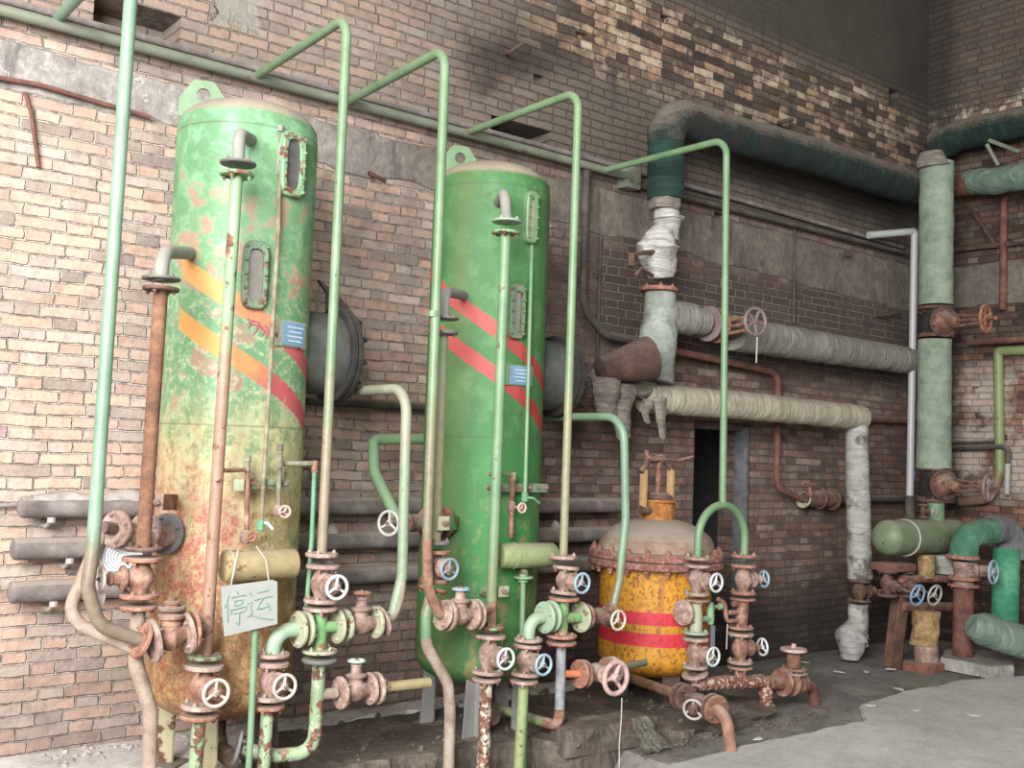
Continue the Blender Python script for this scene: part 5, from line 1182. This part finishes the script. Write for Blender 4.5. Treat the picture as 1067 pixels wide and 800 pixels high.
flange(t, P(852,519,-.12), EX, .10, .02, M['valve_dark'], 4); flange(t, P(866,520,-.12), EX, .10, .02, M['valve_dark'], 4)
pipe('wall_pipe', 'dark pipe leaving the blackened valve toward the corner', 'pipe', [P(876,520,-.10), P(955,519,-.10)], .035, M['dark_pipe'])
pipe('wall_pipe', 'thin brown pipe on the wall behind the white foil drop', 'pipe', [P(893,436,-.08), P(955,438,-.08)], .035, M['brown_pipe'])
pipe('plastic_pipe', 'straight grey plastic pipe from the ring beam down to the vessel', 'pipe', [P(905,245,-.12), P(953,241,-.30), P(948,518,-.30)], .035, M['pvc'], [0,.02,0], seg=16,
     extra=[('tape_band', [P(949.6,490,-.30), P(949.5,497,-.30)], .037, M['blue_tape'], 0), ('lower_pipe', [P(948,516,-.30), P(948,545,-.30)], .045, M['dark_pipe'], 0)])
pipe('wall_conduit', 'thin conduit line on the wall right of the second tank', 'conduit', [P(626,246,-.02), P(622,392,-.02)], .010, M['dark_pipe'])
pipe('wall_conduit', 'thin conduit line falling from the ring beam above the red wheel', 'conduit', [P(828,232,-.02), P(827,336,-.02)], .012, M['dark_pipe'])

# ------------------------------------------------------------------ corner: pale green column and its valves
Yq = -.55
t = T('lagged_column', 'tall pale green lagged column in the corner', 'pipe', P(974,490,Yq))
OB('upper_lagging', lag('', '', '', [P(976,170,Yq), P(975,318,Yq)], .155, M['column'], wob=.035), M['column'], t)
OB('lower_lagging', lag('', '', '', [P(974,354,Yq), P(973,488,Yq)], lambda s: .150+.006*s, M['column'], wob=.03), M['column'], t)
OB('torn_cap', lag('', '', '', [P(971,158,Yq), P(972,174,Yq)], lambda s: .10+.06*s, M['rag'], wob=.2, wf=12), M['rag'], t)
def bigvalve(label, cx, cy, wx, wy, h, wr, wm):
    t = T('gate_valve', label, 'valve', P(cx,cy+h/2,Yq))
    a, b = P(cx,cy-h/2,Yq), P(cx,cy+h/2,Yq); c = (a+b)/2
    wq = P(wx,wy,Yq-.75); d = (wq-c).normalized()
    bm = BM(); lathe(bm, a, -EZ, [(.11,0), (.12,.05), (.14,(a-b).length*.5), (.12,(a-b).length-.05), (.11,(a-b).length)], 24)
    lathe(bm, c, d, [(.12,0), (.12,.14), (.10,.16)], 20); OB('valve_body', bm, M['fl_black'], t)
    flange(t, a, -EZ, .165, .03, M['valve_dark'], 8, br=.014); flange(t, b, EZ, .165, .03, M['valve_dark'], 8, br=.014)
    flange(t, c+d*.15, d, .14, .03, M['valve_dark'], 8, br=.014)
    bm = BM(); lathe(bm, c+d*.18, d, [(.11,0), (.08,.05), (.055,.12), (.04,.22), (.03,.24)], 18); OB('bonnet', bm, M['valve_rust'], t)
    bm = BM(); tube(bm, [c+d*.4, wq+d*.16], .016, 10); OB('stem', bm, M['valve_rust'], t)
    bm = BM()
    for dz in (-.05, .05): tube(bm, [c+d*.35+EZ*dz, wq-d*.1+EZ*dz*.6], .014, 8)
    OB('yoke', bm, M['valve_rust'], t)
    handwheel(t, wq, (-EY+EX*.1).normalized(), wr, wm, 6, rim=wr*.12)
bigvalve('rusty gate valve with a brown wheel halfway up the pale green column', 975, 336, 1027, 332, 32, .13, M['wheel_rust'])
bigvalve('rusty gate valve with a red wheel at the foot of the pale green column', 974, 505, 1030, 508, 36, .125, M['wheel_red'])
# mains on the end wall
t = T('lagged_main', 'dark green lagged pipe on the end wall meeting the corner at the top right', 'pipe', PX(985,160,9.7))
OB('level_run', lag('', '', '', [PX(975,153,9.72), PX(1000,141,9.72), PX(1110,118,9.72)], .15, M['deepgreen_y'], [0,.3,0]), M['deepgreen_y'], t)
t = T('lagged_pipe', 'pale green wrapped pipe with an open end on the end wall', 'pipe', PX(1035,205,9.6))
OB('wrap', lag('', '', '', [PX(1012,190,9.75), PX(1040,188,9.6), PX(1078,182,9.5)], .125, M['palelag'], wob=.08), M['palelag'], t)
OB('rust_band', lag('', '', '', [PX(1000,193,9.8), PX(1016,190,9.72)], .12, M['rustpipe']), M['rustpipe'], t)
pipe('brown_pipe', 'brown upright pipe on the end wall at the right edge', 'pipe', [PX(1046,205,9.96), PX(1045,323,9.96)], .035, M['brown_pipe'], 0)
t = T('wall_bracket', 'angle iron bracket braced under the wrapped pipe on the end wall', 'bracket', PX(1030,262,9.85))
bm = BM(); tube(bm, [PX(1008,212,9.9), PX(1038,257,9.95)], .022, 6); tube(bm, [PX(998,260,9.95), PX(1075,252,9.95)], .022, 6); OB('brace', bm, M['sheet'], t)
bm = BM(); tube(bm, [PX(1028,150,9.6), PX(1040,172,9.7)], .02, 6); tube(bm, [PX(1030,146,9.6), PX(1062,158,9.7)], .02, 6); OB('strut', bm, M['graygreen'], t)
pipe('olive_pipe', 'yellow green pipe on the end wall bending down and round to the lower red wheel', 'pipe', [PX(1085,364,9.95), PX(1040,366,9.95), PX(1042,490,9.95), PX(1034,520,9.95), PX(1000,523,9.93)], .045, M['olive'], [0,.02,.2,.2,0], seg=16)
pipe('wall_pipe', 'pair of black pipes low on the end wall, the upper one', 'pipe', [PX(992,461,9.94), PX(1036,460,9.94)], .016, M['dark_pipe'])
pipe('wall_pipe', 'black pipe on the end wall turning down beside the yellow green pipe', 'pipe', [PX(992,467,9.93), PX(1050,465,9.9), PX(1050,483,9.9)], .026, M['dark_pipe'], [0,.05,0],
     extra=[('grey_drop', [PX(1050,483,9.9), PX(1049,515,9.9)], .027, M['wheel_grey'], 0)])
pipe('brown_pipe', 'rust brown pipe lying across the end wall above the yellow green one', 'pipe', [PX(1010,357,9.93), PX(1080,353,9.93)], .03, M['brown_pipe'], 0)
# vessel and stand
Yz = -.80
t = T('horizontal_vessel', 'olive green horizontal vessel with a domed end on a rusty stand', 'tank', P(950,580,Yz))
a, b = P(926,560,Yz), P(994,560,Yz); L = (b-a).length
prof = [(0,-.10)]+[(.150*math.sin(PI/2*k/8), -.10*math.cos(PI/2*k/8)) for k in range(1, 9)]+[(.150, L*k/8) for k in range(1, 9)]+[(.11, L+.06), (0, L+.08)]
bm = BM(); lathe(bm, a, EX, prof, 40); OB('shell', bm, M['vessel'], t)
bm = BM(); tube(bm, [P(975,548,Yz), P(975,524,Yz)], .075, 20); OB('nozzle', bm, M['leaf4'], t)
bm = BM(); d = EX; ring(bm, P(942,560,Yz), d, .154, .007, 36, 6); OB('wire_loop', bm, M['wire'], t)
valve(P(962,525,Yz), P(962,540,Yz), -EY, .1, .045, M['valve_dark'], M['wheel_grey'], 'tiny valve with a grey wheel beside the bright green neck of the vessel', fr=.04, bolts=0)
t = T('steel_stand', 'leaning rusty steel stand under the green vessel', 'stand', P(930,694,Yz))
zt = P(930,588,Yz).z
bm = BM(); box(bm, P(931,590,Yz), EX, EY, EZ, .27, .26, .06, .004); OB('saddle_plate', bm, M['brown_pipe'], t)
pa, pb = P(942,594,Yz), G(P(930,694,Yz))
bm = BM(); prism(bm, [pb+V3((-.13,-.05,0)), pb+V3((.06,-.05,0)), pa+V3((.05,-.05,0)), pa+V3((-.06,-.05,0))], V3((0,.015,0))); prism(bm, [pb+V3((.05,-.05,0)), pb+V3((.05,.12,0)), pa+V3((.04,.12,0)), pa+V3((.04,-.05,0))], V3((.015,0,0))); OB('post', bm, M['stand'], t)
# white wrapped neck, foam pipe and blue wheels under the vessel
t = tag(OB('lagged_stub', lag('', '', '', [P(985,578,-.85), P(985,597,-.85)], .105, M['silver2'], wob=.15, wf=12), M['silver2']), 'white wrapped pipe stub right under the vessel', 'pipe')
pipe('brown_pipe', 'crusty brown pipe piece under the vessel left of the white stub', 'pipe', [P(965,578,-.85), P(965,602,-.85)], .07, M['foam'], 0, wob=.2, step=.02)
t = T('foam_pipe', 'pipe with crumbling yellow lagging on a brick red base', 'pipe', P(964,692,-.95))
OB('lagging', lag('', '', '', [P(964,636,-.95), P(963,672,-.95)], .105, M['foam'], wob=.3, wf=13), M['foam'], t)
bm = BM(); tube(bm, [P(964,665,-.95), P(966,692,-.95)], .10, 20); OB('pipe_run', bm, M['valve'], t)
bm = BM(); box(bm, G(P(963,694,-.95))+EZ*.03, EX, EY, EZ, .32, .26, .08, .015); OB('base', bm, M['brickred'], t)
for (px, lab, wm) in ((956, 'left one of the two pale wheels side by side under the vessel', M['wheel_sky']), (974, 'right one of the two pale wheels side by side under the vessel', M['wheel_grey'])):
    dv = V3((-.1,-1,-.2)).normalized(); c = P(px,620,-1.12)-dv*.30
    valve(c+EZ*.11, c-EZ*.11, dv, .30, .092, M['valve_dark'], wm, lab, fr=.085, ph=.3, rim=.009)
bm = BM(); tube(bm, [P(940,603,-.85), P(1020,603,-.85)], .035, 14); tube(bm, [P(940,632,-.85), P(1015,632,-.85)], .04, 14)
tag(OB('cross_pipe', bm, M['valve_rust']), 'rusty cross pipes behind the two side by side wheels', 'pipe')
# emerald elbow, grey elbow and bright green upright
t = T('lagged_elbow', 'green wrapped pipe arching through a grey elbow down to the floor at the right', 'pipe', P(1045,660,-1.25))
Ye = -1.2
OB('emerald_bend', lag('', '', '', [P(1003,583,-1.1), P(1007,557,-1.12), P(1038,552,Ye)], .115, M['emerald'], [0,.14,0], wob=.06), M['emerald'], t)
OB('grey_elbow', lag('', '', '', [P(1034,551,Ye), P(1055,551,-1.25), P(1054,582,-1.25)], .125, M['greylag'], [0,.16,0], wob=.06), M['greylag'], t)
OB('upright', lag('', '', '', [P(1049,572,-1.25), P(1046,660,-1.27)], .110, M['brightgreen'], wob=.05), M['brightgreen'], t)
flange(t, P(1003,582,-1.1), EZ, .14, .03, M['fl_rust'], 6)
t = T('gate_valve', 'dark valve with a pale wheel edge on beside the bright green upright', 'valve', P(1003,606,-1.1))
bm = BM(); lathe(bm, P(1004,585,-1.1), -EZ, [(.09,0), (.09,.05), (.075,.07), (.075,.16), (.09,.2), (.09,.22)], 20); lathe(bm, P(1004,594,-1.1), (EX*.75-EY*.66), [(.075,0), (.075,.1), (.05,.12), (.05,.2)], 18); OB('valve_body', bm, M['valve'], t)
flange(t, P(1004,604,-1.1), EZ, .13, .028, M['fl_rust'], 6)
dd = (EX*.75-EY*.66).normalized(); wq = P(1035,596,-1.38); dd = (wq-P(1004,594,-1.1)).normalized()
bm = BM(); tube(bm, [P(1004,594,-1.1)+dd*.18, wq], .014, 10); OB('stem', bm, M['castiron'], t)
handwheel(t, wq, (-EY+EX*.1).normalized(), .105, M['wheel_blue'], 4, rim=.011)
pipe('rust_post', 'red brown upright pipe under the dark valve', 'pipe', [P(1004,609,-1.1), G(P(1003,690,-1.1))+EZ*.05], .085, M['brown_pipe'], 0, ends=(0,), fr=.13, fmat=M['fl_rust'], seg=20)
t = T('lagged_pipe', 'pale green cloth pipe lying near the floor at the right edge', 'pipe', P(1040,690,-1.5))
OB('wrap', lag('', '', '', [P(1012,651,-1.35), P(1036,659,-1.46), P(1085,676,-1.70)], lambda s: .135 if s > .08 else .09+s*.56, M['palelag'], [0,.2,0], wob=.1), M['palelag'], t)
bm = BM(); tube(bm, [P(1060,668,-1.50), P(1075,668,-1.50)], .08, 16); OB('branch', bm, M['brown_pipe'], t)
# kerb block and bits on the floor
def block(name, label, cat, outline, h, mat, wob=.03):
    o = slab(name, outline, 0.0, h, mat, wob, .04, kind='structure'); del o['kind']
    me = o.data; zs = min(v.co.z for v in me.vertices); xs = sum(v.co.x for v in me.vertices)/len(me.vertices); ys = sum(v.co.y for v in me.vertices)/len(me.vertices)
    L = V3((xs, ys, zs))
    for v in me.vertices: v.co -= L
    o.location = L; return tag(o, label, cat)
block('concrete_block', 'long broken concrete block at the foot of the red brown upright', 'block', [fl(980,697), fl(1030,707), fl(1056,706), fl(1050,690), fl(1010,687), fl(985,688)], .10, M['concrete'])
block('concrete_lump', 'rounded concrete lump at the plinth edge below the big pinkish wheel', 'block', [(4.02,-1.36), (4.35,-1.38), (4.62,-1.40), (4.74,-1.34), (4.70,-1.18), (4.1,-1.14)], .15, M['plinth'], .04)
bm = BM(); q0 = V3((4.56,-1.60,0)); rows = []
for j in range(13):
    row = []
    for i in range(11):
        s, w_ = j/12, i/10-.5
        z = .01+.16*(1-s)**1.2+.012*mnoise.noise(V3((i*.6, j*.5, 2))); y = -1.40-.14*s+.03*mnoise.noise(V3((i*.9, j*.3, 5)))
        row.append(bm.verts.new((4.56+w_*(.13+.09*s)+.03*s+.02*mnoise.noise(V3((j*.5, i*.2, 0))), y, z)))
    rows.append(row)
for A, B in zip(rows, rows[1:]):
    for i in range(10): bm.faces.new((A[i], B[i], B[i+1], A[i+1]))
bmesh.ops.solidify(bm, geom=bm.faces[:], thickness=.012)
tag(OB('burlap_cloth', bm, M['burlap']), 'crumpled grey sacking draped over the plinth edge', 'cloth')
# loose rubble heaps (uncountable) and a few bigger pieces
def rubble(name, label, spots, mat, smin, smax):
    bm = BM()
    for (x, y, z) in spots:
        s = random.uniform(smin, smax); m = Matrix.Translation((x, y, z+s*.3)) @ Matrix.Rotation(random.uniform(0, 6), 4, V3((random.random(), random.random(), random.random()+.1)).normalized()) @ Matrix.Diagonal((s, s*random.uniform(.5, .9), s*random.uniform(.35, .7), 1))
        r = bmesh.ops.create_icosphere(bm, subdivisions=1, radius=1, matrix=m)
        for v in r['verts']: v.co += V3((random.uniform(-1, 1), random.uniform(-1, 1), random.uniform(-1, 1)))*s*.18
    return tag(OB(name, bm, mat, smooth=False, kind='stuff'), label, 'rubble')
sp = [(random.uniform(1.6, 3.2), -random.uniform(.02, .30)**1.0, .0) for _ in range(150)]
rubble('rubble', 'pale rubble heaped along the wall foot behind the first tank', [(x, y, .05) for x, y, z in sp], M['dustpile'], .006, .024)
sp = [(random.uniform(2.9, 6.2), random.uniform(-1.4, -.2)) for _ in range(170)]
rubble('rubble', 'dark grit and chips strewn between the tank legs', [(x, y, .06 if x < 4.9 else .055) for x, y in sp if not (5.95 < x) and (y > -1.02 or x > 4.1)], M['plinth'], .008, .028)
sp = [(4.4+2.3*random.random(), -1.50-.10*random.random()) for _ in range(60)]
rubble('rubble', 'crumbs of broken concrete along the front edge of the plinth', [(x, y+.04*(x-4.4), .0) for x, y in sp], M['plinth'], .006, .02)
for k, (px, py) in enumerate([(908,735), (938,718), (955,740), (1013,745), (790,770), (875,700), (1018,703), (838,690), (903,700), (928,697)]):
    q = PZ(px, py, .024 if px > 900 or py > 760 else .004)
    bm = BM(); a = k*1.7
    prism(bm, [q+V3((math.cos(a+t_)*s_, math.sin(a+t_)*s_, 0)) for t_, s_ in ((0,.05), (1.3,.022), (2.6,.045), (4.2,.02), (5.2,.03))], V3((0,0,.004)))
    tag(OB('paper_scrap', bm, M['paper'], smooth=False), 'small white scrap lying on the floor in front of the corner', 'scrap', 'white scraps on the floor')

# repeats of one kind share a group phrase
GR = {'globe_valve': 'handwheel valves in the pipe stacks', 'gooseneck_pipe': 'green gooseneck pipes from the wall header', 'riser_pipe': 'flanged risers on the green tanks',
      'drain_pipe': 'drain pipes below the stacks', 'bypass_pipe': 'bypass pipes arching from the wall', 'pressure_tank': 'tall green pressure tanks', 'float_chamber': 'float chambers across the tanks',
      'level_gauge': 'level gauges on the tanks', 'pipe_elbow': 'flanged elbows in the stacks', 'pipe_cross': 'cross fittings in the stacks', 'pipe_tee': 'tee pieces under the fork', 'angle_valve': 'angle valves',
      'gate_valve': 'gate valves on the wall mains', 'wall_pipe': 'thin pipes on the walls', 'brown_pipe': 'brown pipes on the walls', 'lagged_pipe': 'wrapped pipes', 'hanging_rag': 'torn rags on the wrapped pipes',
      'wall_stub': 'irons let into the brick', 'green_rod': 'thin green uprights', 'pipe_stub': 'short pipe stubs', 'vent_pipe': 'bent vent pipes', 'lagged_main': 'dark green lagged mains', 'wall_conduit': 'conduits on the wall',
      'low_pipe': 'low pipes under the yellow tank', 'lagged_stub': 'wrapped stubs', 'lagged_elbow': 'wrapped elbows'}
for o in SC.objects:
    if o.parent is None and 'label' in o and 'group' not in o and o.get('kind') is None:
        k = o.name.split('.')[0]
        if k in GR: o['group'] = GR[k]
